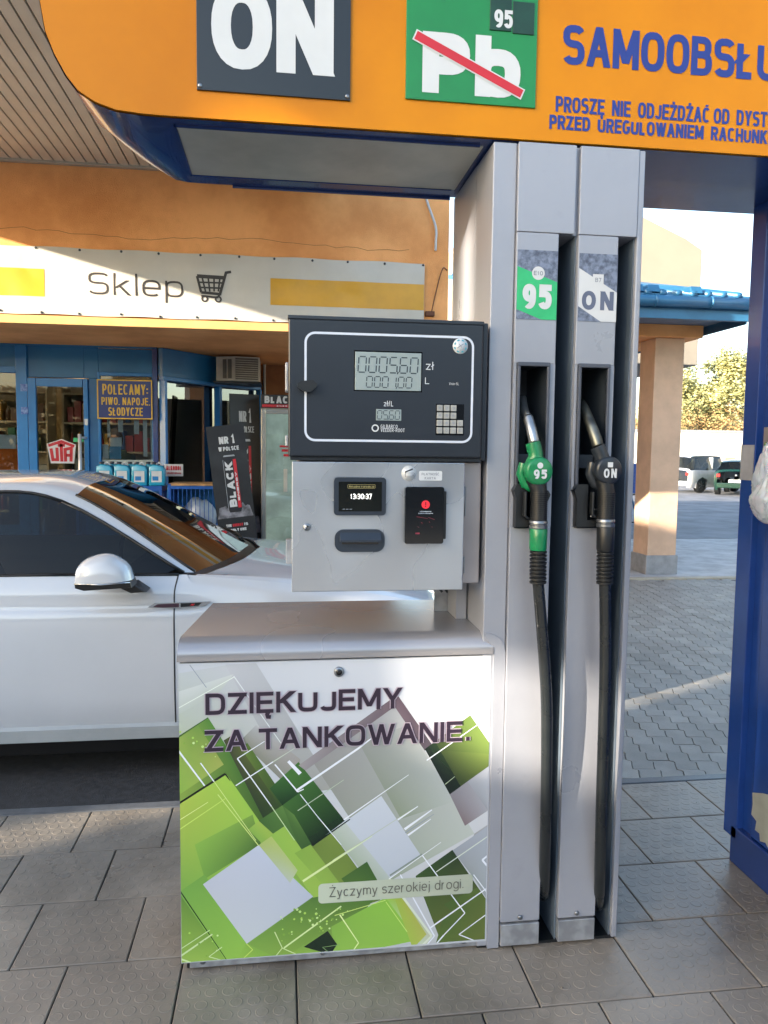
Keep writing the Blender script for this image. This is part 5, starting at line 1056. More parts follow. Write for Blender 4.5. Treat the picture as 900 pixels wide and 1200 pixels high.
ps = MB(); bm_ = ps.bm; ell((-1.88, 9.0, 1.72), (.085, .10, .125)); ps.build('hair', mat('brown_hair', '#3a2b20', .7, 0, .2, 40), pr_)
ps = MB(); bm_ = ps.bm; ell((-1.88, 8.965, 1.70), (.068, .078, .10)); ell((-1.88, 8.885, 1.695), (.012, .018, .02)); ps.build('head', mat('skin', '#b98a6c', .5, 0, .05), pr_)

# banner
bn = thing('shop_banner', 'white vinyl banner reading Sklep with a trolley symbol and yellow bars above the shop', 'banner', (-.5, 6.55, 2.7))
BY = 6.575
mb = MB(); nx, nz = 120, 16; V = {}; rs = random.Random(5)
def wav(x, z): return .006*math.sin(x*3.1+z*6)+.004*math.sin(x*7.7-z*11)+.003*math.sin(x*17+z*3)*(.5+.5*math.sin(x*2))
for i in range(nx+1):
    for j in range(nz+1):
        x = -4.6+(1.222+4.6)*i/nx; z = 2.697+(3.232-2.697)*j/nz; e = min(1, min(j, nz-j)/3); sc_ = .004*math.sin(x*9.5)*(1-e)
        V[i, j] = mb.bm.verts.new((x, BY-.010-abs(wav(x, z))*e, z+sc_))
for i in range(nx):
    for j in range(nz): f = mb.bm.faces.new((V[i, j], V[i+1, j], V[i+1, j+1], V[i, j+1])); f.smooth = True
m_ban = mat('banner_vinyl', '#c2bdb4', .38, 0, .03, 3, coat=.1); m_yel = mat('banner_yellow', '#d09a1e', .38, 0, .05, 3, coat=.1)
mb.build('banner_sheet', m_ban, bn, recalc=False)
def BP(a, y): 
    e = min(1, max(0, min(a[1]-2.697, 3.232-a[1]))/.1); return (a[0], BY-.0112-abs(wav(a[0], a[1]))*e+(y-BY)*1.0, a[1])
for (a, b) in (((-0.093,2.846), (1.220,3.139)), ((-3.388,2.799), (-1.901,3.092))):
    mb = MB(); n_ = 40; z0_, z1_ = a[1], b[1]; z0_ = 2.835; z1_ = 3.055
    for i in range(n_):
        x0 = a[0]+(b[0]-a[0])*i/n_; x1 = a[0]+(b[0]-a[0])*(i+1)/n_
        for j in range(6): za = z0_+(z1_-z0_)*j/6; zb = z0_+(z1_-z0_)*(j+1)/6; mb.face([BP((x0, za), BY-.001), BP((x1, za), BY-.001), BP((x1, zb), BY-.001), BP((x0, zb), BY-.001)])
    bmesh.ops.remove_doubles(mb.bm, verts=mb.bm.verts[:], dist=.0005); mb.build('yellow_bar', m_yel, bn, smooth=60)
a = (-1.562,2.868); b = (-0.808,2.869); c = (-1.558,3.045)
def BT(p, y): v = BP(p, BY-.0022); return (v[0], v[1]+(y-0), v[2])
mb = MB(); text(mb, 'Sklep', a[0], b[0], a[1], c[1], 0.0, .0165, q=3.0, gap=.16, P=BT); mb.build('lettering', mat('dark_print', '#35302f', .4), bn, recalc=False)
tr = MB(); Tq = lambda pts: [tuple(p) for p in pts]
for pts, w_ in (([(-0.417,3.093),(-0.459,3.084),(-0.509,2.908),(-0.662,2.916)], .022), ([(-0.695,3.047),(-0.466,3.042)], .03), ([(-0.695,3.047),(-0.662,2.916)], .02), ([(-0.654,3.041),(-0.627,2.924)], .014), ([(-0.605,3.043),(-0.592,2.925)], .014), ([(-0.557,3.045),(-0.557,2.927)], .014), ([(-0.508,3.047),(-0.523,2.928)], .014), ([(-0.689,2.998),(-0.480,3.000)], .014), ([(-0.675,2.957),(-0.494,2.957)], .014), ([(-0.509,2.908),(-0.530,2.879),(-0.662,2.888)], .016)):
    ribbon(tr, pts, w_, 0.0, None, BT)
for u, v in ((240, 350), (258, 351)):
    pass
for c_ in ((-0.634,2.865), (-0.523,2.865)): ribbon(tr, [(c_[0]+.022*math.cos(R(k)), c_[1]+.022*math.sin(R(k))) for k in range(0, 361, 30)], .014, 0.0, None, BT)
tr.build('trolley_symbol', mat('dark_print', '#35302f', .4), bn, recalc=False)
for k in range(19):
    x = 1.205-k*.315
    for z in (3.218, 2.712): mb = MB(); mb.lathe((x+random.uniform(-.02, .02), BY-.012, z+random.uniform(-.004, .004)), (0, -1, 0), [(.010, 0), (.010, .006), (.004, .008)], 8); mb.build('eyelet', m_dark, bn)
mb = MB(); mb.tube(smoothpath([(1.20, 6.58, 3.92), (1.24, 6.575, 3.75), (1.315, 6.575, 3.55), (1.318, 6.575, 3.42), (1.318, 6.58, 3.35)], 5), .011, 6); tag(mb.build('cable', m_white), 'white cable hanging down the orange wall beside the pump column', 'cable')
mb = MB(); mb.tube(smoothpath([(1.425, 6.59, 3.19), (1.385, 6.58, 3.20), (1.34, 6.58, 3.05), (1.29, 6.58, 2.82)], 5), .0045, 5); mb.box(1.235, 1.315, 6.55, 6.6, 2.79, 2.83, .004); tag(mb.build('wall_wire', mat('rust_wire', '#5c3826', .7)), 'thin brown wire ending in a small clip right of the banner', 'wire')
# hairline crack in the render
mb = MB(); rs = random.Random(9); pts = [(-2.6+.09*k, 3.36+.012*rs.uniform(-1, 1)+(.02*math.sin(k*.3))) for k in range(42)]
ribbon(mb, pts, .0028, 6.5985, None, lambda a, yy: (a[0], yy, a[1])); mb.build('render_crack', mat('crack', '#7a4523', .9), sh, recalc=False)

# canopy soffit of individual slats
cp = thing('canopy_roof', 'high forecourt canopy lined with long cream slats', 'canopy', (-1, 3, 4.2))
CZ = 3.902
mb = MB(); mb.box(-4.4, .45, 2.65, 6.598, CZ+.03, CZ+.42); mb.build('canopy_deck', mat('canopy_metal', '#4a4744', .7, 0, .05), cp)
mb = MB(); mb.box(-4.42, -4.38, 2.63, 6.598, CZ-.04, CZ+.45); mb.box(.43, .47, 2.63, 6.598, CZ-.04, CZ+.45); mb.box(-4.4, .45, 2.61, 2.65, CZ-.04, CZ+.45); mb.build('canopy_fascia', m_navy, cp)
mb = MB(); mb.box(-4.38, .43, 6.545, 6.596, CZ-.018, CZ+.01, .005); mb.build('edge_trim', mat('cream_trim', '#b0a594', .5, 0, .05), cp)
mb = MB(); sw = .083; mb.box(0, sw-.011, 2.66, 6.55, 0, .018, .003); s0_ = mb.build('slat', m_soffit, cp)
k = 0; x = -4.37
while x < .34:
    o = s0_ if k == 0 else s0_.copy()
    if k: COL.objects.link(o); o.parent = cp
    o.location = (x, 0, CZ); k += 1; x += sw
s0_.data.transform(Matrix.Identity(4))

# yellow-lettered sign
ps_ = thing('promo_sign', 'navy sign with yellow capitals POLECAMY: PIWO, NAPOJE, SŁODYCZE above the shop window', 'sign', (-1.5, 7.86, 1.9))
a = (-1.811,1.904); b = (-1.277,2.297); mb = MB(); mb.box(a[0], b[0], 7.86, 7.872, a[1], b[1], .003); mb.build('board', mat('navy_board', '#15236a', .3, 0, .05), ps_)
rp_ = [(a[0]+.008, a[1]+.008), (b[0]-.008, a[1]+.008), (b[0]-.008, b[1]-.008), (a[0]+.008, b[1]-.008)]; mb = MB(); ribbon(mb, rp_+rp_[:1], .012, 7.858, None, lambda a, yy: (a[0], yy, a[1])); m_ycap = mat('yellow_print', '#d7ac2e', .4); mb.build('border', m_ycap, ps_, recalc=False)
W_x = b[0]-a[0]; H_z = b[1]-a[1]
words('lettering', ps_, m_ycap, [('POLECAMY:', a[0]+W_x*.10, a[0]+W_x*.92, a[1]+H_z*.62, a[1]+H_z*.88, .0145, .22), ('PIWO, NAPOJE,', a[0]+W_x*.08, a[0]+W_x*.96, a[1]+H_z*.36, a[1]+H_z*.55, .0115, .22), ('SŁODYCZE', a[0]+W_x*.20, a[0]+W_x*.82, a[1]+H_z*.09, a[1]+H_z*.30, .0125, .22)], 7.857, q=2.6)
# small white sign on the angled window
al = thing('small_sign', 'small white sign with red word ALKOHOL on the angled shop window', 'sign', (-1.1, 7.97, 1.3))
a = (-1.160,1.343); b = (-0.980,1.464); mb = MB(); mb.box(a[0], b[0], 7.80, 7.806, a[1], b[1]); mb.build('board', m_white, al)
h_ = b[1]-a[1]; words('lettering', al, m_red, [('ALKOHOL', a[0]+.015, b[0]-.015, a[1]+h_*.50, b[1]-h_*.14, .009, .25)], 7.798); words('lettering', al, m_red, [('szkodzi zdroviu', a[0]+.02, b[0]-.02, a[1]+h_*.18, a[1]+h_*.36, .004, .2)], 7.798)
# air conditioner
ac = thing('air_conditioner', 'white window air conditioner sticking out above the angled shop window', 'air conditioner', (-.45, 8.4, 2.35))
m_ac = mat('aged_white_plastic', '#bdb7aa', .45, 0, .08, 6, wear=.2)
mb = MB(); mb.prism([(-.69, 8.32), (-.50, 8.25), (-.235, 8.30), (-.235, 8.75), (-.69, 8.75)], 'z', 2.345, 2.60, .006); b_ = mb.build('casing', m_ac, ac)
mb = MB(); mb.prism([(-.485, 8.249), (-.25, 8.295), (-.25, 8.287), (-.485, 8.241)], 'z', 2.36, 2.585); mb.build('front_grille', mat('grille_dark', '#5e5a52', .6, 0, .1), b_)
mb = MB()
for k in range(9): z = 2.375+k*.023; mb.prism([(-.483, 8.240), (-.252, 8.286), (-.252, 8.281), (-.483, 8.235)], 'z', z, z+.005)
mb.build('grille_bars', m_ac, b_)
for x0 in (-.62, -.565): mb = MB(); mb.prism([(x0, 8.292-(x0+.62)*.36), (x0+.040, 8.277-(x0+.62)*.36), (x0+.040, 8.268-(x0+.62)*.36), (x0, 8.283-(x0+.62)*.36)], 'z', 2.37, 2.57); mb.build('side_vent', mat('grille_dark', '#5e5a52', .6), b_)
mb = MB(); mb.box(-.72, -.22, 8.30, 8.8, 2.325, 2.343); mb.build('bracket', m_trim, ac)
# brown framed board behind the fridge
bf = thing('wall_board', 'white framed brown board on the orange wall above the drinks fridge', 'board', (-.05, 9.2, 2.4))
a = (-0.202,1.892); b = (0.141,2.647); mb = MB(); mb.box(a[0], b[0], 9.21, 9.24, a[1], b[1]); mb.build('board', mat('brown_board', '#9a6338', .6, 0, .1), bf)
mb = MB(); rp_ = rrect(a[0], b[0], a[1], b[1], .03, 3); mb.tube([(p[0], 9.2, p[1]) for p in rp_], .018, 6, closed=True); mb.build('frame', m_ac, bf)

# leaning advertising boards with black energy drink cans
m_bill = mat('black_board', '#1b1a1d', .4, 0, .25, 6, col2='#0e0e10', coat=.1); m_can = mat('can_silver', '#a9abb0', .4, .3, .1, 12); m_can2 = mat('can_dark', '#17171a', .35, 0, .05)
m_smoke = mat('printed_smoke', '#77777f', .5, 0, .5, 9, col2='#2a2a2e')
def adboard(origin, w_, h_, lean, side, yaw, label, kk=1.0):
    """board in its own plane: u across, v up"""
    t = thing('advert_board', label, 'advertising board', origin)
    U = Vector((math.cos(yaw), math.sin(yaw), 0)); N_ = Vector((math.sin(yaw), -math.cos(yaw), 0)); Vv = (Vector((0, 0, 1))*math.cos(lean)-N_*math.sin(lean)).normalized()
    Vv = (Vv-U*math.sin(side)).normalized(); U = (U-Vv*U.dot(Vv)).normalized(); Nn = U.cross(Vv)
    O = Vector(origin)
    def P(a, y): return tuple(O+U*a[0]+Vv*a[1]+Nn*(y))
    def poly(mb, pts, y, mi): mb.mi = mi; mb.face([P(p, y) for p in pts]); mb.mi = 0
    mb = MB(); A = [mb.bm.verts.new(P(p, -.0)) for p in ((0, 0), (w_, 0), (w_, h_), (0, h_))]; B = [mb.bm.verts.new(P(p, -.02)) for p in ((0, 0), (w_, 0), (w_, h_), (0, h_))]
    mb.bm.faces.new(A); mb.bm.faces.new(B[::-1])
    for k in range(4): mb.bm.faces.new((A[k], B[k], B[(k+1) % 4], A[(k+1) % 4]))
    bd = mb.build('board', m_bill, t)
    F = lambda v: 1-(1-v)*kk
    mb = MB(); f = lambda s_, x0, x1, z0, z1, wt: text(mb, s_, w_*x0, w_*x1, h_*F(z0), h_*F(z1), .0015, wt, 2.6, P=P)
    f('NR', .30, .55, .845, .905, .016); f('1', .62, .73, .835, .925, .020); f('W POLSCE', .26, .80, .785, .82, .009); f('THE', .22, .36, .145, .168, .007); f('IS', .70, .80, .145, .168, .007); f('ONLY ONE', .32, .74, .105, .128, .007)
    mb.build('lettering', m_white, bd, recalc=False)
    mb = MB(); f('ENERGY', .39, .67, .145, .168, .007); mb.build('lettering', m_red, bd, recalc=False)
    # can
    mb = MB(); rs = random.Random(4); sm = [(w_*(.10+.8*k/14), h_*F(.30+rs.uniform(0, .16)*(1 if k % 2 else .3))) for k in range(15)]; poly(mb, [(0.01, h_*F(.22)), (w_*.97, h_*F(.22))]+sm[::-1], .0008, 0)
    mb.build('smoke_print', m_smoke, bd, recalc=False)
    mb = MB(); poly(mb, [(w_*.33, h_*F(.30)), (w_*.37, h_*F(.265)), (w_*.66, h_*F(.265)), (w_*.70, h_*F(.30)), (w_*.70, h_*F(.70)), (w_*.66, h_*F(.735)), (w_*.37, h_*F(.735)), (w_*.33, h_*F(.70))], .0020, 1); poly(mb, [(w_*.36, h_*F(.735)), (w_*.67, h_*F(.735)), (w_*.65, h_*F(.748)), (w_*.38, h_*F(.748))], .0021, 0); poly(mb, [(w_*.335, h_*F(.29)), (w_*.345, h_*F(.29)), (w_*.345, h_*F(.71)), (w_*.335, h_*F(.71))], .0024, 0); poly(mb, [(w_*.60, h_*F(.30)), (w_*.685, h_*F(.30)), (w_*.685, h_*F(.71)), (w_*.60, h_*F(.71))], .0024, 2); mb.build('can_print', [m_can, m_can2, m_red], bd, recalc=False)
    # vertical word BLACK
    mb = MB(); Pv = lambda a, y: P((-a[1], a[0]), y); text(mb, 'BLACK', h_*F(.31), h_*F(.69), -w_*.575, -w_*.38, .0028, .020, 2.4, P=Pv); text(mb, 'ENERGY', h_*F(.36), h_*F(.60), -w_*.665, -w_*.62, .0030, .007, 2.4, P=Pv); mb.build('lettering', m_white, bd, recalc=False)
    return t
adboard((-.50, 7.12, .15), .350, 1.69, R(5), R(6.6), R(4), 'black advert board with an energy drink can leaning askew in front of the other board', .66)
adboard((-.50, 8.06, .15), .32, 2.06, R(4), R(0), R(18), 'taller black advert board NR 1 standing upright behind the leaning one', .92)
# drinks fridge
fr = thing('drinks_fridge', 'silver framed drinks fridge with black header in the shop corner', 'fridge', (.1, 8.1, .15))
m_frs = mat('fridge_silver', '#b9b4a8', .35, .3, .05, 5)
mb = MB(); mb.box(-.215, .36, 8.02, 8.6, .15, 2.19, .01); mb.build('cabinet', m_frs, fr)
mb = MB(); mb.box(-.213, .36, 8.0, 8.02, 2.05, 2.19, .003); hd = mb.build('header', m_bill, fr); words('lettering', hd, m_white, [('BLACK', -.175, .13, 2.10, 2.175, .020, .2)], 7.998, q=2.4)
mb = MB(); mb.box(-.20, .18, 7.995, 8.0, 2.058, 2.088, .002); rb = mb.build('red_strip', m_red, hd); words('lettering', rb, m_white, [('ENERGY', -.05, .12, 2.066, 2.080, .004, .4)], 7.993)
mb = MB(); mb.box(-.205, -.165, 7.99, 8.02, .55, 2.04, .004); mb.box(.31, .35, 7.99, 8.02, .55, 2.04, .004); mb.box(-.165, .31, 7.99, 8.02, 1.99, 2.04, .004); mb.box(-.165, .31, 7.99, 8.02, .55, .62, .004); fdr = mb.build('glass_door', mat('chrome_frame', '#c8c6be', .2, .7, .04), fr)
mb = MB(); mb.box(-.165, .31, 8.0, 8.006, .62, 1.99); mb.build('pane', glass('fridge_glass', (.75, .8, .78), .01, 3), fdr)
mb = MB(); mb.box(-.16, .30, 8.0095, 8.018, .62, 1.99); mb.build('inner_glow_sheet', mat('fridge_inside', '#c3cec6', .5, 0, .2, 3, emit=.12), fr)  # sheet with an added faint glow that brightens the fridge, no lamp behind it
mb = MB(); mb.box(.02, .06, 7.95, 7.985, 1.18, 1.42, .005); mb.build('handle', m_ac, fdr)
mb = MB()
for k in range(9): mb.box(-.19, .34, 8.0, 8.015, .22+k*.032, .236+k*.032, .003)
mb.build('kick_grille', mat('grille_grey', '#77736a', .5, .2), fr)
mb = MB(); mb.box(-.02, .20, 7.9965, 7.998, 1.645, 1.665); mb.box(.0, .17, 7.9965, 7.998, 1.60, 1.625); mb.box(.02, .20, 7.9965, 7.998, 1.55, 1.575); mb.build('red_sticker', m_red, fdr, recalc=False)

# wire cages with washer fluid
m_wire = mat('blue_wire', '#17509f', .35, 0, .06, 6, coat=.2); m_tan = mat('worn_ply', '#b0895a', .7, 0, .2, 9)
def cage(x0, x1, y0, y1, z1, label, solid_left=False):
    t = thing('wire_cage', label, 'cage', ((x0+x1)/2, (y0+y1)/2, .15)); z0 = .15
    mb = MB()
    for x in (x0, x1-.03):
        for y in (y0, y1-.03): mb.box(x, x+.03, y, y+.03, z0, z1, .003)
    for z in (z1-.05, z0+.05, (z0+z1)/2):
        mb.box(x0+.03, x1-.03, y0+.001, y0+.029, z, z+.03); mb.box(x0+.001, x0+.029, y0+.03, y1-.03, z, z+.03); mb.box(x1-.029, x1-.001, y0+.03, y1-.03, z, z+.03)
    mb.build('frame', m_wire, t)
    mb = MB(); x = x0+.05
    while x < x1-.04: mb.box(x, x+.006, y0+.012, y0+.018, z0+.08, z1-.05); x += .04
    for z in (z0+.3, z0+.75): mb.box(x0+.03, x1-.03, y0+.010, y0+.016, z, z+.006)
    y = y0+.06
    while y < y1-.03: mb.box(x0+.012, x0+.018, y, y+.006, z0+.08, z1-.05); mb.box(x1-.018, x1-.012, y, y+.006, z0+.08, z1-.05); y += .05
    mb.build('wire_mesh', m_wire, t)
    mb = MB(); mb.box(x0+.002, x1-.002, y0+.002, y1-.002, z1-.018, z1, .002); mb.build('top_board', m_tan if solid_left else m_wire, t)
    if solid_left: mb = MB(); mb.box(x0-.004, x0+.001, y0, y1, z0+.02, z1-.02); mb.build('side_sheet', m_bshop, t)
    mb = MB(); mb.box(x0+.03, x1-.03, y1-.035, y1-.03, z0+.05, z1-.05); mb.build('back_sheet', m_bshop, t)
    mb = MB(); mb.box(x0+.03, x1-.03, y0+.03, y1-.035, (z0+z1)/2, (z0+z1)/2+.012); mb.build('mid_shelf', m_wire, t)
    return t
cage(-1.92, -1.13, 7.42, 7.80, 1.262, 'blue wire cage carrying the cyan jugs under the shop window')
cage(-1.06, -.55, 7.30, 7.78, 1.290, 'blue wire cage with worn plywood top beside the leaning advert board', True)
def bagm(c, r, label, m_, seed):
    rs = random.Random(seed); mb = MB(); v = bmesh.ops.create_icosphere(mb.bm, subdivisions=3, radius=1)['verts']
    for q in v: k = 1+rs.uniform(-.09, .09)+.10*math.sin(q.co.x*5+q.co.z*4); q.co = Vector((c[0]+q.co.x*r[0]*k*(1-.35*max(0, q.co.z)), c[1]+q.co.y*r[1]*k, c[2]+q.co.z*r[2]*k))
    return tag(mb.build('full_sack', m_, smooth=50), label, 'sack')
bagm((-.80, 7.52, .99), (.18, .15, .16), 'white sack in the upper half of the cage with plywood top', mat('white_plastic_bag', '#c5cbd2', .35, 0, .08, 9), 2)
bagm((-.78, 7.52, .42), (.19, .16, .22), 'teal plastic sack in the lower half of the cage with plywood top', mat('teal_plastic_bag', '#5f9a98', .3, 0, .15, 9), 3)
m_fluid = mat('cyan_fluid', '#2a96b8', .15, 0, .04, 6, coat=.3); m_cap = mat('dark_cap', '#26303f', .4)
def jug(x, y, z, lab, m_b=None):
    t = thing('fluid_jug', lab, 'jug', (x, y, z), 'jugs of cyan washer fluid')
    mb = MB(); mb.prism([(x-.073, z), (x+.073, z), (x+.075, z+.15), (x+.055, z+.19), (x-.035, z+.205), (x-.070, z+.18)], 'y', y-.055, y+.055, .012); mb.build('bottle', m_fluid, t, smooth=50)
    mb = MB(); mb.lathe((x-.03, y, z+.195), (0, 0, 1), [(.022, 0), (.022, .03)], 12); mb.build('cap', m_cap, t)
    mb = MB(); mb.tube([(x-.01, y, z+.20), (x+.02, y, z+.222), (x+.05, y, z+.19)], .009, 6); mb.build('handle', m_white, t)
    mb = MB(); mb.box(x-.045, x+.05, y-.0575, y-.0555, z+.035, z+.14); mb.mi = 1; mb.box(x-.035, x+.02, y-.0585, y-.0577, z+.05, z+.09); mb.build('label', [m_paper, m_bshopd], t)
js = ['leftmost cyan jug on the cage in the front row', 'second cyan jug from the left in the front row', 'third cyan jug from the left in the front row', 'rightmost cyan jug on the cage in the front row', 'left cyan jug in the back row on the cage', 'middle cyan jug in the back row on the cage', 'right cyan jug in the back row on the cage']
for k in range(4): jug(-1.665+k*.160, 7.50, 1.263, js[k])
for k in range(3): jug(-1.60+k*.17, 7.63, 1.263, js[4+k])

# ================================================================== BLUE CABINET ON THE RIGHT
bc = thing('blue_cabinet', 'tall royal blue steel cabinet with chipped paint at the right edge of the island', 'cabinet', (2.0, 2.2, .12))
mb = MB(); mb.box(1.70, 2.30, 1.15, 2.56, .20, 2.484); mb.build('cabinet_body', m_blue, bc)
mb = MB(); mb.box(1.645, 1.705, 2.535, 2.615, .215, 2.486, .003); mb.box(1.672, 1.70, 2.47, 2.536, .26, 2.484, .003); mb.build('corner_post', m_blue, bc)
mb = MB(); mb.box(1.675, 2.28, 1.18, 2.555, .12, .26, .004); mb.build('plinth', m_navy, bc)
mb = MB(); mb.box(1.688, 1.702, 1.16, 2.46, .262, 1.46, .004); mb.build('side_panel', m_blue, bc)
# sheet metal shelf and board fixed to the side
mb = MB(); mb.box(1.686, 1.698, 1.6, 2.455, 1.915, 2.36, .002); mb.mi = 1; mb.prism([(2.455, 1.98), (2.38, 2.16), (2.36, 1.90), (2.40, 1.86)], 'x', 1.6845, 1.6855); mb.build('map_board', [mat('pale_poster', '#aab8c2', .35, 0, .15, 5), m_navy], bc)
mb = MB(); mb.box(1.684, 1.698, 1.6, 2.445, 1.545, 1.895, .002); mb.build('white_board', mat('pale_sheet', '#b4bcc4', .3, .1, .05), bc)
mb = MB(); mb.box(1.676, 1.698, 1.6, 2.47, 1.715-.0, 1.540+.001, .002) if False else None
mb = MB(); mb.box(1.672, 1.684, 1.6, 2.475, 1.575, 1.715, .002); mb.build('holder_plate', m_steel2, bc)
mb = MB(); mb.box(1.641, 1.6445, 2.54, 2.612, 1.53, 1.655); mb.build('bare_patch', mat('bare_primer', '#8f9196', .5, 0, .08, 12), bc)
mb = MB(); mb.lathe((1.672, 2.455, 1.655), (-1, 0, 0), [(.010, 0), (.010, .004), (.005, .006)], 10); mb.build('screw', mat('brass', '#6f8a4a', .4, .5), bc)
ch = [(2.455, .425), (2.45, .385), (2.455, .345), (2.425, .335), (2.43, .30), (2.405, .30), (2.40, .275), (2.37, .285), (2.34, .262), (2.20, .262), (2.10, .275), (2.02, .30), (2.0, .36), (2.03, .43), (2.15, .47), (2.3, .455), (2.35, .462), (2.40, .448)]
mb = MB(); mb.prism(ch, 'x', 1.6862, 1.6878); mb.build('paint_chip', mat('bare_metal_patch', '#8f938b', .5, .1, .08, 9), bc)
for c_ in kids(bc): c_.location = c_.location+Vector((0, -.075, 0) if c_.name.startswith('corner_post') or c_.name.startswith('bare_patch') else (-.03, -.06, 0))
# bag of disposable gloves
gb = thing('glove_bag', 'crumpled translucent plastic bag of gloves hanging on the blue cabinet', 'plastic bag', (1.64, 2.42, 1.5))
from mathutils import noise
mb = MB()
for (c_, r_, sd_) in (((1.640, 2.385, 1.475), (.042, .085, .085), 0.0), ((1.648, 2.425, 1.535), (.028, .055, .105), 5.0), ((1.645, 2.33, 1.455), (.045, .06, .075), 9.0)):
    v = bmesh.ops.create_icosphere(mb.bm, subdivisions=5, radius=1)['verts']
    for q in v:
        n_ = q.co.copy(); m_ = Vector((n_.x+sd_, n_.y, n_.z*.35)); k = 1-.34*abs(noise.noise(m_*3.1))-.20*abs(noise.noise(m_*7.3))-.09*abs(noise.noise(m_*15)); wd_ = 1.1-.5*max(0, n_.z)
        q.co = Vector((c_[0]+n_.x*r_[0]*k*wd_, c_[1]+n_.y*r_[1]*k*wd_, c_[2]+n_.z*r_[2]*(1+.12*noise.noise(m_*2))))
m_bag = mat('translucent_film', '#c9d1da', .16, 0, .05, 9, .15, 60, coat=.5); _b = m_bag.node_tree.nodes['Principled BSDF']; _b.inputs['Alpha'].default_value = .6; _b.inputs['Subsurface Weight'].default_value = .3; mb.build('bag_body', m_bag, gb, smooth=180)
BAG = True
mb = MB(); mb.tube(smoothpath([(1.655, 2.44, 1.60), (1.66, 2.435, 1.64), (1.672, 2.43, 1.66)], 4), .014, 8); mb.build('bag_neck', m_bag, gb); gb.location = gb.location+Vector((-.028, -.06, 0))

# ================================================================== BACKGROUND RIGHT
pavn = thing('roadside_pavilion', 'peach pillar carrying a blue tiled roof with a blue gutter', 'pavilion', (5, 9.7, 0))
m_pil = mat('peach_render', '#cfae94', .85, 0, .08, 2.5, .5, 150, wear=.1); m_rf = mat('roof_blue', '#2a648c', .4, .2, .08, 3, coat=.2)
mb = MB(); mb.box(4.86, 5.27, 9.5, 9.92, .24, 3.14, .01); mb.build('pillar', m_pil, pavn)
mb = MB(); mb.box(4.84, 5.29, 9.48, 9.94, 0, .26, .008); mb.build('pillar_base', mat('grey_base', '#8d8f92', .8, 0, .1, 8, .3, 90), pavn)
mb = MB(); mb.box(3.0, 5.48, 9.42, 9.96, 3.141, 3.30, .006); mb.box(4.9, 5.3, 9.96, 14, 3.142, 3.30); mb.build('beam', m_peach, pavn)
mb = MB(); mb.box(2.6, 5.55, 8.62, 15, 3.302, 3.32); mb.build('roof_soffit', mat('soffit_grey', '#6f7f93', .6, 0, .08), pavn)
mb = MB(); mb.box(2.6, 5.57, 8.56, 8.62, 3.215, 3.36, .004); mb.box(5.551, 5.57, 8.62, 15, 3.19, 3.36); mb.build('roof_fascia', m_rf, pavn)
mb = MB(); mb.tube([(2.6, 8.49, 3.405), (5.60, 8.49, 3.405)], .068, 14)
for x in (3.6, 4.3, 5.0, 5.5): mb.tube([(x, 8.49, 3.405), (x+.025, 8.49, 3.405)], .075, 14)
mb.build('gutter', m_rf, pavn)
mb = MB()
for k in range(4): pass
mb.prism([(8.48, 3.46), (8.6, 3.46), (12, 4.35), (11.95, 4.40), (8.48, 3.485)], 'x', 2.6, 5.56); rfo = mb.build('roof', m_rf, pavn)
for k in range(15):
    mb = MB(); x = 2.7+k*.19; mb.tube([(x, 8.47, 3.487), (x, 11.95, 4.40)], .045, 8); mb.build('roof_rib', m_rf, rfo)
for u0 in (4.02, 4.22, 4.75):
    mb = MB(); mb.prism([(8.46, 3.50), (8.62, 3.50), (8.66, 3.60), (8.50, 3.585)], 'x', u0, u0+.14, .01); mb.build('ridge_tile', m_rf, rfo)
# cream box canopy behind
cb = thing('cream_canopy', 'tall cream canopy box standing behind the blue roof', 'canopy', (6, 16, 0)); m_cream = mat('cream_cladding', '#857f75', .7, 0, .04, 1, .2, 60)
mb = MB(); mb.prism([(4.0, 3.35), (8.05, 3.35), (8.05, 5.55), (7.7, 5.75), (6.6, 6.2), (4.0, 6.4)], 'y', 14, 20, .02); mb.build('cladding', m_cream, cb)
for x, y in ((5.6, 15), (5.6, 19)): mb = MB(); mb.cyl((x, y, 0), (x, y, 3.35), .12, n=14); mb.build('post', m_cream, cb)
# long white wall / hall at the far side of the car park
wl = thing('white_hall', 'long low white wall behind the parked cars', 'wall', (25, 42, 0)); mb = MB(); mb.box(6, 60, 40, 40.6, 0, 2.85); mb.build('wall', mat('white_render', '#cfccc4', .8, 0, .05, .5, .2, 20), wl)
mb = MB(); mb.box(6, 60, 39.95, 40.65, 2.85, 2.98, .02); mb.build('coping', m_kerb, wl)
mb = MB(); mb.box(22, 24.8, 38.8, 40, 0, 1.45); tag(mb.build('low_hut', m_cream), 'low pale box structure against the white wall behind the silver car', 'hut')
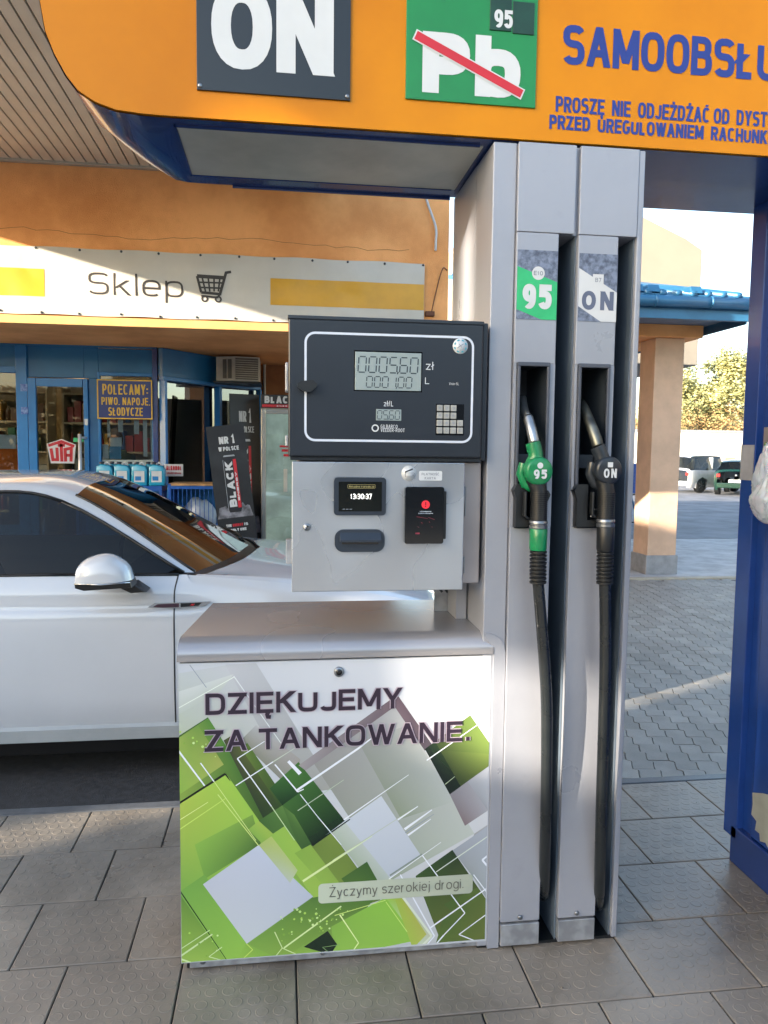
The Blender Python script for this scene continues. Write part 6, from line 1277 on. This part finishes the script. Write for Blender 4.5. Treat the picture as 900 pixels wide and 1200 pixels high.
# far cars
def far_car(name, label, paint, L_, W_, H_, loc, yaw, estate=True):
    t = thing(name, label, 'car', (0, 0, 0)); w_ = W_/2
    def r_(x, k, zt, zb, gw): return [(x, w_*k*.93, .22), (x, w_*k, .45), (x, w_*k, .75), (x, w_*k*.95, zb), (x if not isinstance(x, tuple) else x, w_*gw, zt), (x, w_*gw*.55, zt+.03), (x, 0, zt+.04)]
    rows = [r_(-L_/2, .80, .92, .88, .70), r_(-L_/2+.08, .93, 1.0, .93, .78), r_(-L_/2+.30, .98, H_-.12, .96, .66), r_(-L_/2+.75, 1, H_-.05, .95, .68), r_(-.1, 1, H_-.04, .93, .70), r_(.45, 1, H_-.12, .92, .70), r_(1.05, 1, .99, .92, .80), r_(L_/2-.35, .95, .84, .80, .78), r_(L_/2-.06, .84, .70, .66, .66), r_(L_/2, .74, .55, .50, .55)]
    lf = Loft(rows, 3, 3, sharp_j=(3, 4)); lf.arch = [(L_/2-.85, .31, .35), (-L_/2+.75, .31, .35)]
    def sk(p):
        q = Vector(p)
        for wx, wz, rr_ in lf.arch:
            d = Vector((q.x-wx, 0, q.z-wz))
            if 1e-4 < d.length < rr_ and abs(q.y) > .5: d = d.normalized()*rr_; q = Vector((wx+d.x, q.y, wz+d.z))
        return q
    def part(nm, cells, m_):
        mb = MB(); lf.patch(mb, cells, 0, sk); return mb.build(nm, m_, t)
    part('body', [(i, j) for i in range(9) for j in range(3)]+[(0, 3), (6, 3), (7, 3), (8, 3), (0, 4), (0, 5), (6, 4), (6, 5), (7, 4), (7, 5), (8, 4), (8, 5)]+[(i, j) for i in (2, 3, 4) for j in (4, 5)], paint)
    mb = MB(); lf.patch(mb, [(i, 3) for i in (1, 2, 3, 4, 5)], 0, sk, (1,)); mb.build('side_window', m_tint, t); mb = MB(); lf.patch(mb, [(i, 3) for i in (1, 2, 3, 4, 5)], 0, sk, (-1,)); mb.build('side_window', m_tint, t); part('rear_window', [(1, 4), (1, 5)], m_tint); part('windscreen', [(5, 4), (5, 5)], m_tint)
    mb = MB()
    for x in (-.55, .35): mb.box(x, x+.07, -w_*.93, -w_*.70, .93, H_-.1); mb.box(x, x+.07, w_*.70, w_*.93, .93, H_-.1)
    mb.build('door_pillar', paint, t)
    for wx, _, _ in lf.arch:
        for sd in (-1, 1):
            mb = MB(); mb.lathe((wx, sd*(w_-.21), .31), (0, sd, 0), [(.2, 0), (.3, 0), (.31, .03), (.31, .17), (.29, .2), (.2, .2)], 22); wh = mb.build('wheel', m_black, t)
            mb = MB(); mb.lathe((wx, sd*(w_-.06), .31), (0, sd, 0), [(.2, 0), (.2, .03), (.05, .02), (0, .04)], 18)
            for k in range(7): a_ = R(360/7*k); mb.tube([(wx, sd*(w_-.02), .31), (wx+.19*math.cos(a_), sd*(w_-.015), .31+.19*math.sin(a_))], .012, 5)
            mb.build('rim', m_bolt, wh)
    for sd in (-1, 1): mb = MB(); mb.box(-L_/2-.005, -L_/2+.14, sd*w_*.66, sd*w_*.84, .72, .86, .02); mb.build('tail_light', mat('tail_red', '#7d1518', .25, 0, .1, coat=.4), t)
    mb = MB(); mb.box(-L_/2-.03, -L_/2+.1, -w_*.8, w_*.8, .30, .50, .03); mb.build('rear_bumper', paint, t)
    mb = MB(); mb.box(-L_/2-.035, -L_/2-.028, -.26, .26, .52, .63); mb.build('number_plate', m_white, t)
    mb = MB(); mb.lathe((-L_/2-.005, 0, .80), (-1, 0, 0), [(.05, 0), (.05, .01)], 14); mb.build('badge', m_bolt, t)
    t.location = loc; t.rotation_euler[2] = yaw; return t
m_silver = mat('silver_paint', '#d0d4da', .25, .5, .04, coat=.8); m_dgreen = mat('dark_green_paint', '#062c22', .22, .1, .04, coat=1)
far_car('parked_car', 'silver people carrier parked in front of the white wall beyond the pillar', m_silver, 4.2, 1.75, 1.58, (18.2, 30.9, .008), R(27))
far_car('parked_car', 'dark green hatchback parked right of the silver car near the blue cabinet', m_dgreen, 4.1, 1.72, 1.42, (18.9, 29.0, .008), R(50))
# bicycle behind the pillar
bk = thing('bicycle', 'bicycle standing behind the peach pillar with a blue crate above its wheel', 'bicycle', (8.3, 16.6, 0))
for x in (8.13, 7.1):
    mb = MB(); mb.tube([(x+.33*math.cos(R(k)), 16.6, .345+.33*math.sin(R(k))) for k in range(0, 360, 15)], .02, 6, closed=True); wh = mb.build('wheel', m_black, bk)
    mb = MB()
    for k in range(12): mb.tube([(x, 16.6, .345), (x+.32*math.cos(R(30*k)), 16.6, .345+.32*math.sin(R(30*k)))], .003, 4)
    mb.build('spokes', m_bolt, wh)
mb = MB(); F = lambda a, b, r_=.017: mb.tube([(a[0], 16.6, a[1]), (b[0], 16.6, b[1])], r_, 8)
F((7.1, .345), (7.45, .82)); F((7.1, .345), (7.55, .30)); F((7.45, .82), (7.55, .30)); F((7.55, .30), (8.0, .80)); F((7.45, .80), (7.98, .86)); F((7.98, .9), (8.13, .345)); F((7.98, .9), (7.95, 1.02)); mb.tube([(7.95, 16.35, 1.05), (7.95, 16.6, 1.02), (7.95, 16.85, 1.05)], .014, 8); mb.build('frame', m_rf, bk)
mb = MB(); mb.box(7.3, 7.55, 16.53, 16.67, .84, .90, .02); mb.build('saddle', m_black, bk)
cr_ = thing('blue_crate', 'blue lattice crate set on a stand behind the pillar', 'crate', (8.4, 17.0, .5))
mb = MB()
for k in range(9): mb.box(8.0+k*.07, 8.03+k*.07, 16.95, 16.97, .72, 1.38)
for k in range(8): mb.box(8.0, 8.6, 16.94, 16.95, .72+k*.088, .745+k*.088)
mb.build('lattice', m_wire, cr_); mb = MB(); mb.box(8.0, 8.6, 17.3, 17.33, .72, 1.38); mb.box(8.0, 8.6, 16.96, 17.33, .68, .72); mb.box(8.0, 8.04, 16.96, 17.0, 0, .68); mb.box(8.56, 8.6, 16.96, 17.0, 0, .68); mb.build('crate_body', m_wire, cr_)
# trees
def tree(name, label, base, h, cr_c, cr_r, n, leafm, barkm, seed, leaf=.10, bare=False):
    rs = random.Random(seed); t = thing(name, label, 'tree' if not bare else 'bush', base)
    mb = MB(); B = Vector(base)
    tips = []
    def limb(p, d, L_, r_, lvl):
        pts = [p]; dd = d.copy()
        for k in range(4): dd = (dd+Vector((rs.uniform(-.25, .25), rs.uniform(-.25, .25), rs.uniform(-.05, .2)))).normalized(); pts.append(pts[-1]+dd*L_/4)
        mb.tube(pts, [r_*(1-.17*k) for k in range(5)], 6 if lvl < 2 else 4, cap=False)
        tips.append(pts[-1]); 
        if lvl < (4 if bare else 3):
            for k in range(4 if lvl < 2 else 3):
                q = pts[rs.choice((2, 3, 4))]; a_ = rs.uniform(0, 6.28); nd = (dd+Vector((math.cos(a_), math.sin(a_), rs.uniform(-.1, .6)))*.9).normalized(); limb(q, nd, L_*rs.uniform(.5, .75), r_*.45, lvl+1)
    for k in range(1 if not bare else 7):
        limb(B+Vector((rs.uniform(-.5, .5) if bare else 0, 0, 0)), Vector((rs.uniform(-.4, .4) if bare else 0, rs.uniform(-.3, .3) if bare else 0, 1)).normalized(), h*.45, h*.028 if not bare else .05, 0)
    mb.build('trunk', barkm, t)
    vs = []; fs = []; cen = B+Vector(cr_c); cl = []
    for k in range(70):
        v = Vector((rs.gauss(0, 1), rs.gauss(0, 1), rs.gauss(0, 1))).normalized()*rs.uniform(.25, 1)**.6; cl.append((cen+Vector((v.x*cr_r[0], v.y*cr_r[1], v.z*cr_r[2])), rs.uniform(.16, .34)*min(cr_r)))
    if bare: cl += [(p, .5) for p in tips]
    for k in range(n):
        c, r_ = rs.choice(cl); v = Vector((rs.gauss(0, 1), rs.gauss(0, 1), rs.gauss(0, .8)))*r_*.55; p = c+v; s_ = leaf*rs.uniform(.5, 1.3)
        u = Vector((rs.gauss(0, 1), rs.gauss(0, 1), rs.gauss(0, 1))).normalized(); q = u.orthogonal().normalized(); b_ = len(vs)
        vs += [p-u*s_, p+q*s_*.45, p+u*s_, p-q*s_*.45]; fs.append((b_, b_+1, b_+2, b_+3))
    me = bpy.data.meshes.new('crown'); me.from_pydata(vs, [], fs); me.materials.append(leafm); o = bpy.data.objects.new('crown', me); COL.objects.link(o); o.parent = t
    for v in me.vertices: v.co -= B
m_leafy = mat('evergreen_leaf', '#a3a374', .6, 0, .3, .6, col2='#71754a'); m_twig = mat('dry_twig_leaf', '#a58a5c', .8, 0, .25, .6, col2='#7c6242'); m_bark = mat('bark', '#5b4a3a', .9, 0, .2, 8, .5, 30)
tree('evergreen_tree', 'yellow green evergreen tree rising above the white wall', (31.5, 46, 0), 9, (0, 0, 5.6), (4.2, 3, 4.0), 42000, m_leafy, m_bark, 11, .125)
tree('evergreen_tree', 'smaller olive tree left of the yellow green evergreen mostly behind the pillar', (26.5, 47, 0), 8, (0, 0, 4.9), (3.0, 2.4, 3.0), 22000, m_leafy, m_bark, 12, .125)
for k, (x, y, lab) in enumerate([(22.5, 43.5, 'bare brown bush behind the white wall left of the pillar'), (26.8, 43, 'bare brown bush behind the white wall just right of the pillar'), (30, 42.6, 'bare brown bush behind the white wall above the silver car'), (33.2, 43.2, 'bare brown bush behind the white wall above the green car')]):
    tree('bare_bush', lab, (x, y, 0), 4.6, (0, 0, 3.1), (1.9, 1.2, 1.2), 2600, m_twig, m_bark, 20+k, .09, True)
# ================================================================== SURROUNDINGS BEHIND THE CAMERA, ADDED SUN BLOCKERS TO THE LEFT
def house(label, x0, x1, y0, y1, h, m_w, m_r, wins=(), pitched=0.0):
    t = thing('house', label, 'building', ((x0+x1)/2, (y0+y1)/2, 0)); mb = MB(); mb.box(x0, x1, y0, y1, 0, h); mb.build('wall', m_w, t)
    mb = MB()
    if pitched: mb.prism([(x0-.3, h), (x1+.3, h), ((x0+x1)/2, h+pitched)], 'y', y0-.3, y1+.3) if (y1-y0) > (x1-x0) else mb.prism([(y0-.3, h), (y1+.3, h), ((y0+y1)/2, h+pitched)], 'x', x0-.3, x1+.3)
    else: mb.box(x0-.1, x1+.1, y0-.1, y1+.1, h, h+.15)
    mb.build('roof', m_r, t)
    for (ax, p, a, b, z0, z1) in wins:
        mb = MB()
        if ax == 'y': mb.box(a, b, p, p+.05, z0, z1)
        else: mb.box(p-.05, p, a, b, z0, z1)
        mb.build('window', m_blackg, t)
m_plas = mat('cream_plaster', '#cdbb95', .85, 0, .06, 1, .3, 40); m_roofd = mat('dark_roof', '#3b3230', .7, 0, .1, 4)
house('cream house with dark roof across the road behind the photographer', -7, 10, -24, -17, 3.6, mat('grey_plaster', '#6d6f74', .85, 0, .06, 1, .3, 40), m_roofd, [('y', -17.02, x, x+1.4, 1.0, 2.3) for x in (-5, -1.5, 2, 5.5)], 2.2)
def tall_wall(label, y0, y1, h, holes):  # made-up wall out of view: shades the forecourt, openings shape the sun patches
    t = thing('sun_blocking_wall', label, 'wall', (-14, (y0+y1)/2, 0)); mb = MB(); zs = sorted({0, h, *[z for o_ in holes for z in o_[2:]]}); ys = sorted({y0, y1, *[y for o_ in holes for y in o_[:2]]})
    for ya, yb in zip(ys[:-1], ys[1:]):
        for za, zb in zip(zs[:-1], zs[1:]):
            if not any(o_[0] <= ya and yb <= o_[1] and o_[2] <= za and zb <= o_[3] for o_ in holes): mb.box(-14.15, -14, ya, yb, za, zb)
    bmesh.ops.remove_doubles(mb.bm, verts=mb.bm.verts[:], dist=1e-4)
    mb.build('wall', m_plas, t)
tall_wall('added unseen wall left of the forecourt blocking the low sun, solid half', -3.43, 2.8, 5.62, [])
tall_wall('added unseen wall left of the forecourt shaping sun patches, half with two small openings', -7.8, -3.72, 7.6, [(-5.03, -4.83, 5.78, 6.16), (-5.46, -5.10, 4.50, 4.86)])
mb = MB(); mb.box(-30, 40, -60, -.22, -.003, .004); struct(mb.build('forecourt', mat('forecourt_concrete', '#8a8680', .8, 0, .1, 2, .2, 60)))

m_hedge = mat('hedge_leaf', '#3a4a2c', .8, 0, .4, 2)
rs = random.Random(31); vs = []; fs = []
for k in range(16000):
    p = Vector((rs.uniform(-34, -7.5), -19+rs.gauss(0, .5), rs.uniform(0, 1)**.8*4.2)); u = Vector((rs.gauss(0, 1), rs.gauss(0, 1), rs.gauss(0, 1))).normalized(); q = u.orthogonal().normalized(); b_ = len(vs); s_ = rs.uniform(.12, .28)
    vs += [p-u*s_, p+q*s_*.5, p+u*s_, p-q*s_*.5]; fs.append((b_, b_+1, b_+2, b_+3))
me = bpy.data.meshes.new('hedge'); me.from_pydata(vs, [], fs); me.materials.append(m_hedge); o = bpy.data.objects.new('hedge', me); COL.objects.link(o)
tag(o, 'dark hedge across the road behind the photographer', 'hedge')

rs = random.Random(77); mb = MB()
for k in range(420):
    x, y = rs.uniform(-1.6, 2.4), rs.uniform(1.0, 3.12)
    if -.3 < x < 1.04 and y > 2.08: continue
    r_ = rs.uniform(.0008, .0028)*(1.6 if rs.random() < .06 else 1); v = [mb.bm.verts.new((x+r_*a, y+r_*b*rs.uniform(.5, 1.4), .1206+r_*c)) for a, b, c in ((1, 0, 0), (0, 1, 0), (-1, 0, 0), (0, -1, 0), (0, 0, 1.1))]
    for a, b in ((0, 1), (1, 2), (2, 3), (3, 0)): mb.bm.faces.new((v[a], v[b], v[4]))
g_ = mb.build('grit', mat('grit', '#4a443c', .9, 0, .4, 90, col2='#8a8073')); g_['kind'] = 'stuff'; g_['label'] = 'scattered specks of grit and dirt on the island tiles'
